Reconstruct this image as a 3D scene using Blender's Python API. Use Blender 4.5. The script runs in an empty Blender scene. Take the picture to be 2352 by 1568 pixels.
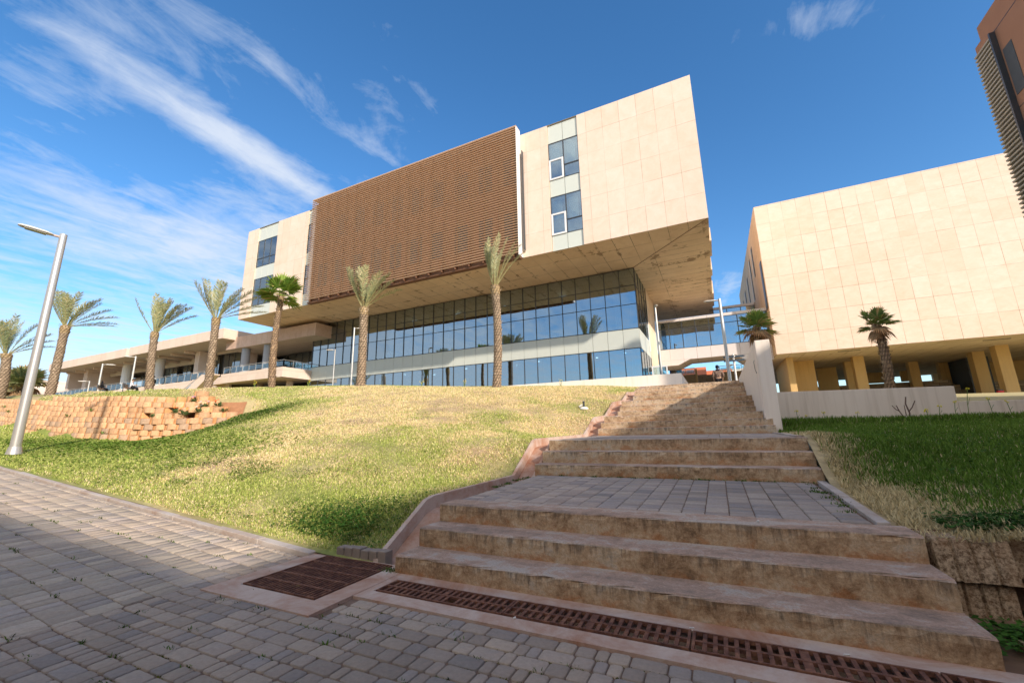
import bpy, bmesh, math, random
import numpy as np
from mathutils import Vector, Matrix
random.seed(7); rng = np.random.default_rng(11)
S = bpy.context.scene
COL = S.collection
# ------------------------------------------------------------------ camera, sky, sun, exposure
CAM = Vector((0, 0, 1.3))
cam_d = bpy.data.cameras.new("camera"); cam = bpy.data.objects.new("camera", cam_d); COL.objects.link(cam); S.camera = cam
cam_d.sensor_width = 36.0; cam_d.lens = 950.0/2352*36; cam_d.clip_start = 0.05; cam_d.clip_end = 6000
R = [[0.8980234154, 0.4394917849, -0.0200228957], [-0.1111786767, 0.1826687511, -0.9768681625], [-0.4256679951, 0.8794766048, 0.2129029748]]
cm = Matrix(((R[0][0], -R[1][0], -R[2][0]), (R[0][1], -R[1][1], -R[2][1]), (R[0][2], -R[1][2], -R[2][2]))).to_4x4()
cm.translation = CAM; cam.matrix_world = cm
S.view_settings.view_transform = 'Standard'; S.view_settings.look = 'None'; S.view_settings.exposure = 0.95; S.view_settings.gamma = 1
SUN = Vector((8.04, -4.8, 4.62)).normalized()
W = bpy.data.worlds.new("World"); S.world = W; W.use_nodes = True
nt = W.node_tree; nt.nodes.clear()
def N(t, **k):
    n = nt.nodes.new(t)
    for a, b in k.items(): setattr(n, a, b)
    return n
def L(a, b): nt.links.new(a, b)
sky = N('ShaderNodeTexSky', sky_type='NISHITA', sun_disc=False)
sky.sun_elevation = math.asin(SUN.z); sky.sun_rotation = math.atan2(SUN.x, SUN.y); sky.altitude = 0; sky.air_density = 1.0; sky.dust_density = 0.3; sky.ozone_density = 3.2
tc = N('ShaderNodeTexCoord'); sep = N('ShaderNodeSeparateXYZ'); L(tc.outputs['Generated'], sep.inputs[0])
def Mt(op, a, b=None, c=None, clamp=False):
    n = nt.nodes.new('ShaderNodeMath'); n.operation = op; n.use_clamp = clamp
    for i, v in enumerate((a, b, c)):
        if v is None: continue
        if isinstance(v, (int, float)): n.inputs[i].default_value = v
        else: nt.links.new(v, n.inputs[i])
    return n.outputs[0]
dz = Mt('MAXIMUM', sep.outputs[2], 0.05)
px = Mt('DIVIDE', sep.outputs[0], dz); py = Mt('DIVIDE', sep.outputs[1], dz)
comb = N('ShaderNodeCombineXYZ'); L(px, comb.inputs[0]); L(py, comb.inputs[1])
def sky_noise(sx, sy, scale, detail, rough, dist, rot=0.0, off=0.0):
    m = N('ShaderNodeMapping'); m.inputs['Scale'].default_value = (sx, sy, 1); m.inputs['Rotation'].default_value = (0, 0, rot); m.inputs['Location'].default_value = (off, off*.7, off*.3)
    L(comb.outputs[0], m.inputs[0])
    n = N('ShaderNodeTexNoise'); n.inputs['Scale'].default_value = scale; n.inputs['Detail'].default_value = detail; n.inputs['Roughness'].default_value = rough; n.inputs['Distortion'].default_value = dist
    L(m.outputs[0], n.inputs['Vector']); return n.outputs[0]
n1 = sky_noise(2.2, .9, 2.2, 9, .62, .7, .12, 3.1)
n2 = sky_noise(1, 1, 7.0, 8, .65, .4, .3, 9.0)
nz = Mt('ADD', Mt('MULTIPLY', n1, .68), Mt('MULTIPLY', n2, .32))
def blob(cx, cy, rx, ry, amp, rot=0.0):
    c, s = math.cos(rot), math.sin(rot)
    dx = Mt('SUBTRACT', px, cx); dy = Mt('SUBTRACT', py, cy)
    u = Mt('DIVIDE', Mt('ADD', Mt('MULTIPLY', dx, c), Mt('MULTIPLY', dy, s)), rx)
    v = Mt('DIVIDE', Mt('SUBTRACT', Mt('MULTIPLY', dy, c), Mt('MULTIPLY', dx, s)), ry)
    r = Mt('ADD', Mt('MULTIPLY', u, u), Mt('MULTIPLY', v, v))
    return Mt('MULTIPLY', Mt('POWER', 2.718, Mt('MULTIPLY', r, -1.0)), amp)
blobs = [(-1.40, .74, .085, .42, .44, .02), (-1.0, 1.0, .3, .25, .07, 0), (-2.0, .45, .4, .25, .17, 0), (-1.12, .48, .34, .5, .22, -.1), (-1.85, 1.12, .50, .40, .34, 0), (-2.7, 1.3, .5, .9, .26, 0), (-1.62, .30, .14, .2, .2, 0),
         (-2.35, .75, .25, .6, .16, 0), (.20, 1.08, .20, .12, .16, 0), (.46, 1.14, .22, .09, .17, .1), (.16, 3.3, .18, .5, .26, 0), (-.72, .75, .18, .25, .11, .3), (-.5, .95, .25, .1, .05, 0)]
tot = None
for b in blobs:
    o = blob(*b); tot = o if tot is None else Mt('ADD', tot, o)
# lower sky on the left carries broad thin sheets; behind the viewer broken cloud, thickened high up as fill
low = Mt('MULTIPLY', Mt('SUBTRACT', 0.42, sep.outputs[2], clamp=True), 1.5)
left = Mt('MULTIPLY', Mt('SUBTRACT', -0.15, sep.outputs[0], clamp=True), 1.4, clamp=True)
tot = Mt('ADD', tot, Mt('MULTIPLY', low, left))
cfac0 = Mt('MULTIPLY', Mt('MULTIPLY', sep.outputs[1], -3.0, clamp=True), Mt('MULTIPLY', Mt('SUBTRACT', sep.outputs[2], .30, clamp=True), 2.6, clamp=True), clamp=True)
back = Mt('MULTIPLY', Mt('MULTIPLY', sep.outputs[1], -3.0, clamp=True), .31)
tot = Mt('ADD', tot, back); tot = Mt('ADD', tot, Mt('MULTIPLY', cfac0, .16))
cover = Mt('ADD', nz, Mt('SUBTRACT', tot, .685))
mask = Mt('MULTIPLY', Mt('SMOOTH_MIN', Mt('MULTIPLY', cover, 2.5, clamp=True), .92, .2), .95, clamp=True)
mask = Mt('MULTIPLY', mask, Mt('MULTIPLY', Mt('ADD', sep.outputs[2], .02), 14.0, clamp=True))
mixc = N('ShaderNodeMix', data_type='RGBA'); L(mask, mixc.inputs['Factor'])
hs = N('ShaderNodeHueSaturation'); hs.inputs['Saturation'].default_value = 1.22; hs.inputs['Value'].default_value = .92; L(sky.outputs[0], hs.inputs['Color'])
L(hs.outputs[0], mixc.inputs['A'])
cfac = Mt('MULTIPLY', Mt('MULTIPLY', sep.outputs[1], -3.0, clamp=True), Mt('MULTIPLY', Mt('SUBTRACT', sep.outputs[2], .30, clamp=True), 2.6, clamp=True), clamp=True)   # unseen high clouds behind the viewer, made bright and warm for fill light
cm2 = N('ShaderNodeMix', data_type='RGBA'); L(cfac, cm2.inputs['Factor']); cm2.inputs['A'].default_value = (3.2, 3.5, 4.0, 1); cm2.inputs['B'].default_value = (8.6, 7.7, 6.8, 1); L(cm2.outputs['Result'], mixc.inputs['B'])
bg = N('ShaderNodeBackground'); bg.inputs['Strength'].default_value = 0.128
L(mixc.outputs['Result'], bg.inputs[0]); wo = N('ShaderNodeOutputWorld'); L(bg.outputs[0], wo.inputs[0])
sd = bpy.data.lights.new("sun", 'SUN'); sd.energy = 2.95; sd.angle = math.radians(1.3); sd.color = (1.0, .88, .77)
so = bpy.data.objects.new("sun", sd); COL.objects.link(so); so.rotation_euler = SUN.to_track_quat('Z', 'Y').to_euler(); so.location = (40, -30, 40)
S.cycles.max_bounces = 8; S.cycles.transparent_max_bounces = 12; S.cycles.glossy_bounces = 4; S.cycles.diffuse_bounces = 5

# ------------------------------------------------------------------ helpers
ORG = {}
def org(p):
    return ORG.get(p.name, Vector((0, 0, 0))) if p is not None else Vector((0, 0, 0))
def tag(o, label=None, cat=None, group=None, kind=None):
    if label: o['label'] = label
    if cat: o['category'] = cat
    if group: o['group'] = group
    if kind: o['kind'] = kind
    return o
def thing(name, loc, label, cat, group=None):
    o = bpy.data.objects.new(name, None); o.empty_display_size = .3; COL.objects.link(o); o.location = loc; ORG[o.name] = Vector(loc)
    return tag(o, label, cat, group)
def link_mesh(name, me, mat, parent=None, origin=None):
    o = bpy.data.objects.new(name, me); COL.objects.link(o)
    if isinstance(mat, (list, tuple)):
        for m in mat: me.materials.append(m)
    elif mat: me.materials.append(mat)
    if parent is not None:
        o.parent = parent; ORG[o.name] = org(parent)
    else:
        ORG[o.name] = Vector(origin or (0, 0, 0)); o.location = ORG[o.name]
    return o
class MB:
    """collects faces in world coordinates and links them as one mesh"""
    def __init__(s): s.v = []; s.f = []; s.mi = []; s.sm = []
    def add(s, vs, fs, mi=0, smooth=False):
        n = len(s.v); s.v += [tuple(v) for v in vs]
        for f in fs: s.f.append(tuple(i+n for i in f)); s.mi.append(mi); s.sm.append(smooth)
    def box(s, x0, x1, y0, y1, z0, z1, mi=0):
        s.add([(x0,y0,z0),(x1,y0,z0),(x1,y1,z0),(x0,y1,z0),(x0,y0,z1),(x1,y0,z1),(x1,y1,z1),(x0,y1,z1)],
              [(0,3,2,1),(4,5,6,7),(0,1,5,4),(1,2,6,5),(2,3,7,6),(3,0,4,7)], mi)
    def obox(s, c, ax, ay, az, mi=0):
        c = Vector(c); ax = Vector(ax); ay = Vector(ay); az = Vector(az)
        P = [c+i*ax+j*ay+k*az for k in (-1,1) for i, j in ((-1,-1),(1,-1),(1,1),(-1,1))]
        s.add(P, [(0,3,2,1),(4,5,6,7),(0,1,5,4),(1,2,6,5),(2,3,7,6),(3,0,4,7)], mi)
    def bar(s, a, b, w, h, mi=0):
        a = Vector(a); b = Vector(b); d = (b-a); l = d.length
        if l < 1e-6: return
        d.normalize(); side = d.cross(Vector((0,0,1)))
        if side.length < 1e-3: side = Vector((1,0,0))
        side.normalize(); up = side.cross(d)
        s.obox((a+b)/2, d*l/2, side*w/2, up*h/2, mi)
    def tube(s, pts, rad, n=8, mi=0, cap=True):
        pts = [Vector(p) for p in pts]; m = len(pts)
        if not isinstance(rad, (list, tuple)): rad = [rad]*m
        V = []; ref = None
        for i, p in enumerate(pts):
            d = (pts[min(i+1, m-1)]-pts[max(i-1, 0)]).normalized()
            if ref is None: ref = Vector((1,0,0)) if abs(d.x) < .9 else Vector((0,1,0))
            a = (ref-d*ref.dot(d)).normalized(); ref = a; b = d.cross(a)
            for k in range(n):
                t = 2*math.pi*k/n; V.append(p+(a*math.cos(t)+b*math.sin(t))*rad[i])
        F = []
        for i in range(m-1):
            for k in range(n): F.append((i*n+k, i*n+(k+1)%n, (i+1)*n+(k+1)%n, (i+1)*n+k))
        s.add(V, F, mi, True)
        if cap:
            s.add(V[:n], [tuple(range(n))[::-1]], mi); s.add(V[-n:], [tuple(range(n))], mi)
    def prism(s, poly, axis, a, b, mi=0):
        """poly: 2D points in the plane normal to axis, extruded from a to b"""
        def P(u, v, w): return (w, u, v) if axis == 'x' else ((u, w, v) if axis == 'y' else (u, v, w))
        n = len(poly); V = [P(u, v, a) for u, v in poly]+[P(u, v, b) for u, v in poly]
        s.add(V, [tuple(range(n)), tuple(range(2*n-1, n-1, -1))]+[(i, i+n, (i+1)%n+n, (i+1)%n) for i in range(n)], mi)
    def ell(s, c, r, nu=12, nv=8, mi=0, rot=None):
        c = Vector(c); V = []
        for j in range(nv+1):
            t = math.pi*j/nv
            for i in range(nu):
                u = 2*math.pi*i/nu; p = Vector((r[0]*math.sin(t)*math.cos(u), r[1]*math.sin(t)*math.sin(u), r[2]*math.cos(t)))
                if rot: p = rot @ p
                V.append(c+p)
        F = [(j*nu+i, (j+1)*nu+i, (j+1)*nu+(i+1)%nu, j*nu+(i+1)%nu) for j in range(nv) for i in range(nu)]
        s.add(V, F, mi, True)
    def build(s, name, mat, parent=None, origin=None, bevel=0, fixn=True):
        o0 = org(parent) if parent is not None else Vector(origin or (0,0,0))
        me = bpy.data.meshes.new(name); me.from_pydata([(v[0]-o0.x, v[1]-o0.y, v[2]-o0.z) for v in s.v], [], s.f)
        me.polygons.foreach_set('material_index', s.mi); me.polygons.foreach_set('use_smooth', s.sm)
        if fixn or bevel:
            bm = bmesh.new(); bm.from_mesh(me)
            bmesh.ops.recalc_face_normals(bm, faces=bm.faces)
            if bevel:
                es = [e for e in bm.edges if len(e.link_faces) == 2 and e.calc_face_angle(0) > .6]
                bmesh.ops.bevel(bm, geom=es, offset=bevel, segments=2, affect='EDGES', profile=.6)
            bm.to_mesh(me); bm.free()
        me.update()
        return link_mesh(name, me, mat, parent, origin if parent is None else None)
def np_mesh(name, V, F, mat, parent=None, col=None, smooth=False, origin=None):
    """V (n,3) float array in world coordinates, F (m,k) int array, optional per-vertex colour"""
    o0 = org(parent) if parent is not None else Vector(origin or (0,0,0))
    me = bpy.data.meshes.new(name); V = np.asarray(V, dtype=np.float32)-np.array(o0, dtype=np.float32); F = np.asarray(F, dtype=np.int32)
    m, k = F.shape
    me.vertices.add(len(V)); me.vertices.foreach_set('co', V.ravel())
    me.loops.add(m*k); me.loops.foreach_set('vertex_index', F.ravel())
    me.polygons.add(m); me.polygons.foreach_set('loop_start', np.arange(0, m*k, k, dtype=np.int32)); me.polygons.foreach_set('loop_total', np.full(m, k, dtype=np.int32))
    if smooth: me.polygons.foreach_set('use_smooth', np.ones(m, dtype=bool))
    me.update(calc_edges=True)
    if col is not None:
        ca = me.color_attributes.new('Col', 'FLOAT_COLOR', 'POINT')
        c4 = np.ones((len(V), 4), dtype=np.float32); c4[:, :3] = col; ca.data.foreach_set('color', c4.ravel())
    return link_mesh(name, me, mat, parent, origin if parent is None else None)
def copy_tree(o, parent=None):
    c = o.copy(); COL.objects.link(c); c.parent = parent
    for ch in list(o.children): copy_tree(ch, c)
    return c
# ---- smooth value noise for layout
_tab = rng.random((256, 256))
def vn(x, y):
    xi = np.floor(x).astype(int); yi = np.floor(y).astype(int); fx = x-xi; fy = y-yi
    fx = fx*fx*(3-2*fx); fy = fy*fy*(3-2*fy)
    a = _tab[xi % 256, yi % 256]; b = _tab[(xi+1) % 256, yi % 256]; c = _tab[xi % 256, (yi+1) % 256]; d = _tab[(xi+1) % 256, (yi+1) % 256]
    return (a*(1-fx)+b*fx)*(1-fy)+(c*(1-fx)+d*fx)*fy
def fbm(x, y, o=4):
    s = 0; a = .5; t = 0
    for i in range(o): s = s+a*vn(x*2**i+17*i, y*2**i+31*i); t += a; a *= .5
    return s/t
# ------------------------------------------------------------------ materials
class MT:
    def __init__(s, name):
        s.m = bpy.data.materials.new(name); s.m.use_nodes = True; s.t = s.m.node_tree; s.b = s.t.nodes['Principled BSDF']; s.geo = None
    def n(s, t, **k):
        x = s.t.nodes.new(t)
        for a, b in k.items(): setattr(x, a, b)
        return x
    def l(s, a, b): s.t.links.new(a, b)
    def pos(s):
        if s.geo is None: s.geo = s.n('ShaderNodeNewGeometry')
        return s.geo.outputs['Position']
    def xyz(s):
        q = s.n('ShaderNodeSeparateXYZ'); s.l(s.pos(), q.inputs[0]); return q.outputs
    def math(s, op, a, b=None, c=None, clamp=False):
        n = s.t.nodes.new('ShaderNodeMath'); n.operation = op; n.use_clamp = clamp
        for i, v in enumerate((a, b, c)):
            if v is None: continue
            if isinstance(v, (int, float)): n.inputs[i].default_value = v
            else: s.l(v, n.inputs[i])
        return n.outputs[0]
    def noise(s, scale, detail=5, rough=.6, stretch=(1,1,1), dist=0, vec=None):
        m = s.n('ShaderNodeMapping'); m.inputs['Scale'].default_value = stretch; s.l(vec or s.pos(), m.inputs[0])
        n = s.n('ShaderNodeTexNoise'); n.inputs['Scale'].default_value = scale; n.inputs['Detail'].default_value = detail; n.inputs['Roughness'].default_value = rough; n.inputs['Distortion'].default_value = dist
        s.l(m.outputs[0], n.inputs['Vector']); return n.outputs[0]
    def ramp(s, f, stops):
        r = s.n('ShaderNodeValToRGB'); s.l(f, r.inputs[0]); e = r.color_ramp.elements
        while len(e) < len(stops): e.new(.5)
        for i, (p, c) in enumerate(stops):
            e[i].position = p; e[i].color = (*c, 1) if len(c) == 3 else c
        return r.outputs[0]
    def mix(s, f, a, b, blend='MIX'):
        n = s.n('ShaderNodeMix', data_type='RGBA'); n.blend_type = blend
        for sock, v in ((n.inputs['Factor'], f), (n.inputs['A'], a), (n.inputs['B'], b)):
            if isinstance(v, (int, float)): sock.default_value = v
            elif isinstance(v, tuple): sock.default_value = (*v, 1) if len(v) == 3 else v
            else: s.l(v, sock)
        return n.outputs['Result']
    def bump(s, h, strength=.3, dist=.01):
        b = s.n('ShaderNodeBump'); b.inputs['Strength'].default_value = strength; b.inputs['Distance'].default_value = dist; s.l(h, b.inputs['Height']); s.l(b.outputs[0], s.b.inputs['Normal'])
    def out(s, col, rough=.8, spec=.3, metal=0):
        if isinstance(col, tuple): s.b.inputs['Base Color'].default_value = (*col, 1)
        else: s.l(col, s.b.inputs['Base Color'])
        if isinstance(rough, (int, float)): s.b.inputs['Roughness'].default_value = rough
        else: s.l(rough, s.b.inputs['Roughness'])
        s.b.inputs['Specular IOR Level'].default_value = spec; s.b.inputs['Metallic'].default_value = metal
        return s.m
def simple(name, c, rough=.6, spec=.4, metal=0, var=.12, scale=6, bump=0):
    t = MT(name); n = t.noise(scale, 5); c2 = tuple(max(0, x*(1-var*2)) for x in c)
    col = t.mix(t.math('MULTIPLY', n, 1.0), c2, tuple(x*(1+var) for x in c))
    if bump: t.bump(t.noise(scale*12, 4), bump, .01)
    return t.out(col, rough, spec, metal)
def attr_mat(name, rough=.9, spec=.15, bumpscale=0, bs=.3, transl=0, noise_mix=.0, nscale=20):
    t = MT(name); a = t.n('ShaderNodeAttribute'); a.attribute_name = 'Col'; c = a.outputs['Color']
    if noise_mix:
        n = t.noise(nscale, 6, .7); c = t.mix(1.0, c, t.ramp(n, [(.25, (1-noise_mix,)*3), (.75, (1+noise_mix,)*3)]), 'MULTIPLY')
    if bumpscale: t.bump(t.noise(bumpscale, 5, .7), bs, .006)
    t.out(c, rough, spec)
    if transl:
        t.b.inputs['Transmission Weight'].default_value = 0
        tr = t.n('ShaderNodeBsdfTranslucent'); t.l(c, tr.inputs[0]); mx = t.n('ShaderNodeMixShader'); mx.inputs[0].default_value = transl
        o = t.t.nodes['Material Output']; t.l(t.b.outputs[0], mx.inputs[1]); t.l(tr.outputs[0], mx.inputs[2]); t.l(mx.outputs[0], o.inputs[0])
    return t.m
def cladding(name, ua, va, u0, du, v0, dv, c1, c2, cj, jw=.018, offset=0.0, stain=0.0, cs=(.25,.14,.06), grain=(1,1,1)):
    """stone panels: grid in two world axes with joints, one tone per slab, veining, optional patches of lost facing"""
    t = MT(name); q = t.xyz(); u = t.math('DIVIDE', t.math('SUBTRACT', q[ua], u0), du); v = t.math('DIVIDE', t.math('SUBTRACT', q[va], v0), dv)
    fv = t.math('FLOOR', v)
    if offset: u = t.math('ADD', u, t.math('MULTIPLY', t.math('MODULO', fv, 2), offset))
    fu = t.math('FLOOR', u)
    cc = t.n('ShaderNodeCombineXYZ'); t.l(fu, cc.inputs[0]); t.l(fv, cc.inputs[1]); wn = t.n('ShaderNodeTexWhiteNoise'); wn.noise_dimensions = '2D'; t.l(cc.outputs[0], wn.inputs['Vector'])
    vein = t.noise(1.6, 8, .68, grain, .5); fine = t.noise(9, 6, .7, grain)
    f = t.math('ADD', t.math('MULTIPLY', wn.outputs['Value'], .24), t.math('ADD', t.math('MULTIPLY', vein, .95), t.math('MULTIPLY', fine, .40)))
    col = t.mix(t.math('MULTIPLY', t.math('SUBTRACT', f, .52), 1.9, clamp=True), c1, c2)
    ju = t.math('LESS_THAN', t.math('FRACT', u), jw/du); jv = t.math('LESS_THAN', t.math('FRACT', v), jw/dv); j = t.math('MAXIMUM', ju, jv)
    # some joints are open and dark, some filled
    jn = t.math('MULTIPLY', j, t.ramp(t.noise(.5, 2, .5), [(.38, (.28,)*3), (.62, (1,)*3)]))
    if stain:
        near = t.math('MAXIMUM', t.math('LESS_THAN', t.math('FRACT', t.math('ADD', u, .1)), .2), t.math('LESS_THAN', t.math('FRACT', t.math('ADD', v, .06)), .12))
        sn = t.noise(.55, 7, .66, (1, 1, 1), .8); sn2 = t.noise(2.4, 6, .7, (1, 1, 1), 1.0)
        sm = t.math('MULTIPLY', t.math('SUBTRACT', t.math('ADD', t.math('MULTIPLY', sn, .6), t.math('ADD', t.math('MULTIPLY', sn2, .4), t.math('MULTIPLY', near, .05))), .645-stain*.1), 30, clamp=True)
        col = t.mix(t.math('MULTIPLY', sm, .7), col, cs)
        d2 = t.noise(.3, 5, .6); col = t.mix(t.math('MULTIPLY', t.ramp(d2, [(.4, (0,)*3), (.75, (1,)*3)]), .45), col, tuple(x*.72 for x in c2))
    col = t.mix(jn, col, cj)
    t.bump(t.math('ADD', t.math('MULTIPLY', fine, .5), t.math('MULTIPLY', j, -1.0)), .35, .01)
    return t.out(col, .78, .25)
ST1 = (.80, .655, .475); ST2 = (.70, .50, .315); STJ = (.36, .22, .12)
M = {}
M['stone_front'] = cladding('stone_front', 0, 2, .7-40*.97, .97, 11.46, 1.405, (.80,.66,.54), (.72,.555,.415), STJ, .016)
M['stone_side'] = cladding('stone_side', 1, 2, 21.2, .97, 11.46, 1.405, (.78,.65,.50), (.70,.54,.38), STJ, .016)
M['stone_soffit'] = cladding('stone_soffit', 0, 1, .7-40*.97, .97, 21.2, 1.55, (.84,.67,.46), (.72,.54,.345), (.13,.08,.04), .022, 0, .62, (.20,.115,.05), (1, 1, 1))
M['stone_soffit_east'] = cladding('stone_soffit_east', 0, 1, .7-3.05*2, 3.05, 21.2, .78, (.84,.67,.46), (.72,.54,.345), (.13,.08,.04), .022, 0, .70, (.19,.105,.045))
M['rstone_front'] = cladding('rstone_front', 0, 2, 4.15, .865, 6.15, 1.39, (.80,.66,.54), (.71,.54,.40), (.26,.145,.075), .017, 0, 0, ST2, (1, 1, 2.2))
M['rstone_side'] = cladding('rstone_side', 1, 2, 33.4, .9, 6.15, 4.1, (.74,.55,.36), (.60,.41,.24), (.28,.16,.09), .03, .4)
M['rsoffit'] = cladding('rsoffit', 0, 1, 4.15, .865, 33.4, 1.2, (.76,.62,.47), (.62,.48,.33), (.26,.17,.10), .03, 0, .35, (.40,.27,.16))
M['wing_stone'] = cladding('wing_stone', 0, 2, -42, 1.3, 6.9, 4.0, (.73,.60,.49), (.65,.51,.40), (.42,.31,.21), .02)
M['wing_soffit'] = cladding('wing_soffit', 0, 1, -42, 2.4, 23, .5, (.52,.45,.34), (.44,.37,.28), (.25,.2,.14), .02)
M['pink_stone'] = cladding('pink_stone', 0, 2, -44, .8, 9, 4, (.62,.46,.36), (.50,.34,.25), (.3,.2,.14), .02)
M['metal_panel'] = cladding('metal_panel', 0, 2, -3.79-60*.983, .983, 0, 60, (.60,.64,.58), (.56,.60,.55), (.14,.14,.13), .03)
M['panel_grey'] = simple('panel_grey', (.60,.63,.55), .35, .5, 0, .03, 3)
M['bridge_panel'] = cladding('bridge_panel', 0, 2, -3.83, .985, 6.55, 60, (.72,.68,.66), (.66,.61,.58), (.3,.2,.15), .02)
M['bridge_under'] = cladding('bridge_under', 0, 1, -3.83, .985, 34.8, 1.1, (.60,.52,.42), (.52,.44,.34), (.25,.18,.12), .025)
def white_wall(name, c1, c2, cs, amt=.5):
    t = MT(name); n = t.noise(1.2, 7, .65, (1, 1, .35)); s_ = t.noise(3.0, 5, .6, (2.2, 2.2, .12)); f = t.noise(22, 4, .7)
    col = t.mix(n, c1, c2); col = t.mix(t.math('MULTIPLY', t.ramp(s_, [(.48, (0,)*3), (.75, (1,)*3)]), amt), col, cs)
    t.bump(f, .3, .006); return t.out(col, .8, .25)
white_wall0 = white_wall
M['white_trim'] = simple('white_trim', (.78,.76,.72), .5, .4, 0, .04)
M['ochre'] = white_wall0('ochre', (.68,.46,.20), (.60,.40,.17), (.44,.28,.13), .35)
M['tan_wall'] = cladding('tan_wall', 0, 2, 0, 1.6, 3, 5, (.50,.36,.20), (.43,.30,.16), (.2,.13,.07), .03)
M['louvre'] = simple('louvre', (.64,.43,.27), .55, .4, 0, .10, 9)
M['louvre_dark'] = simple('louvre_dark', (.20,.10,.055), .6, .3, 0, .1, 5)
M['louvre_grey'] = simple('louvre_grey', (.40,.37,.31), .5, .4, 0, .08, 9)
M['brown_render'] = simple('brown_render', (.40,.21,.13), .85, .2, 0, .08, 1.5, .15)
M['frame_dark'] = simple('frame_dark', (.045,.05,.055), .4, .5, 0, .05)
M['frame_white'] = simple('frame_white', (.78,.77,.74), .4, .5, 0, .03)
M['steel'] = simple('steel', (.55,.54,.50), .35, .5, .7, .06)
M['lamp_metal'] = simple('lamp_metal', (.56,.54,.49), .38, .5, .55, .05, 14)
M['lamp_head'] = simple('lamp_head', (.72,.68,.60), .45, .5, 0, .05)
M['lens'] = simple('lens', (.30,.28,.22), .25, .6, 0, .05)
M['inside_white'] = simple('inside_white', (.75,.76,.74), .8, .2, 0, .03)
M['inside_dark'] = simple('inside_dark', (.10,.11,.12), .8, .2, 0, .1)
M['inside_floor'] = simple('inside_floor', (.35,.34,.32), .5, .3, 0, .1)
M['white_wall'] = white_wall('white_wall', (.91,.82,.70), (.83,.73,.61), (.58,.47,.36), .4)
M['grey_wall'] = white_wall('grey_wall', (.92,.81,.68), (.83,.72,.59), (.58,.47,.35), .55)
def glass(name, tint, refl=.42, dark=.0):
    t = MT(name); t.t.nodes.remove(t.b); o = t.t.nodes['Material Output']
    g = t.n('ShaderNodeBsdfGlossy'); g.inputs['Roughness'].default_value = .012; g.inputs['Color'].default_value = (.68,.80,.86,1)
    tr = t.n('ShaderNodeBsdfTransparent'); tr.inputs[0].default_value = (*tint, 1)
    lw = t.n('ShaderNodeLayerWeight'); lw.inputs[0].default_value = .30
    f = t.math('ADD', t.math('MULTIPLY', lw.outputs['Fresnel'], .8), refl, clamp=True)
    b = t.n('ShaderNodeBump'); b.inputs['Strength'].default_value = .02; b.inputs['Distance'].default_value = .25
    t.l(t.noise(.55, 2, .4), b.inputs['Height']); t.l(b.outputs[0], g.inputs['Normal'])
    mx = t.n('ShaderNodeMixShader'); t.l(f, mx.inputs[0]); t.l(tr.outputs[0], mx.inputs[1]); t.l(g.outputs[0], mx.inputs[2]); t.l(mx.outputs[0], o.inputs[0])
    return t.m
M['glass'] = glass('glass', (.42,.55,.62), .46)
M['glass_window'] = glass('glass_window', (.66,.80,.84), .30)
M['glass_dim'] = glass('glass_dim', (.36,.5,.56), .36)
M['glass_rail'] = glass('glass_rail', (.72,.84,.84), .16)
def concrete_steps(name):
    t = MT(name); a = t.n('ShaderNodeAttribute'); a.attribute_name = 'Col'; sc = t.n('ShaderNodeSeparateColor'); t.l(a.outputs['Color'], sc.inputs[0]); hgt = sc.outputs[0]
    q = t.xyz(); nrm = t.n('ShaderNodeSeparateXYZ'); t.l(t.geo.outputs['Normal'], nrm.inputs[0])
    up = t.math('GREATER_THAN', nrm.outputs[2], .6)
    big = t.noise(.8, 6, .65, (1, 1, 1.5), .4); mid = t.noise(5.5, 10, .78, (1, 1, 1.1), .5); drip = t.noise(5.0, 6, .75, (3.0, 1, .35), .15); fine = t.noise(55, 6, .8)
    f = t.math('ADD', t.math('MULTIPLY', big, .36), t.math('ADD', t.math('MULTIPLY', mid, .46), t.math('MULTIPLY', t.noise(22, 6, .75), .18)))
    ris = t.ramp(f, [(.38, (.17,.115,.07)), (.45, (.37,.245,.14)), (.50, (.54,.385,.235)), (.55, (.61,.475,.32)), (.61, (.56,.49,.39))])
    # dark run-off starting at the nose, red soil splash at the foot
    dm = t.math('MULTIPLY', t.math('SUBTRACT', t.math('ADD', t.math('MULTIPLY', hgt, .24), t.math('ADD', t.math('MULTIPLY', drip, .8), t.math('MULTIPLY', mid, .35))), .73), 8, clamp=True)
    ris = t.mix(t.math('MULTIPLY', dm, .72), ris, (.125,.09,.06))
    rm = t.math('MULTIPLY', t.math('SUBTRACT', t.math('SUBTRACT', t.noise(3.5, 7, .75, (1, 1, 1.5), .5), t.math('MULTIPLY', hgt, .30)), .43), 8, clamp=True)
    ris = t.mix(t.math('MULTIPLY', rm, .65), ris, (.46,.20,.075))
    nose = t.math('GREATER_THAN', hgt, .93); ris = t.mix(t.math('MULTIPLY', nose, t.math('MULTIPLY', mid, 1.0)), ris, (.42,.37,.32))
    tf = t.math('ADD', t.math('MULTIPLY', t.noise(1.3, 6, .65, (.6, 2.2, 1), .5), .5), t.math('MULTIPLY', mid, .5))
    tr = t.ramp(tf, [(.39, (.26,.20,.16)), (.46, (.41,.295,.22)), (.51, (.52,.355,.26)), (.57, (.55,.47,.39))])
    col = t.mix(up, ris, tr); col = t.mix(t.math('MULTIPLY', t.ramp(fine, [(.42, (1,)*3), (.56, (0,)*3)]), .38), col, t.mix(1.0, col, (.42,.38,.34), 'MULTIPLY'))
    t.bump(t.math('ADD', t.math('MULTIPLY', mid, .9), t.math('MULTIPLY', fine, .7)), .75, .012)
    return t.out(col, .85, .25)
M['step'] = concrete_steps('step_concrete')
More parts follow.
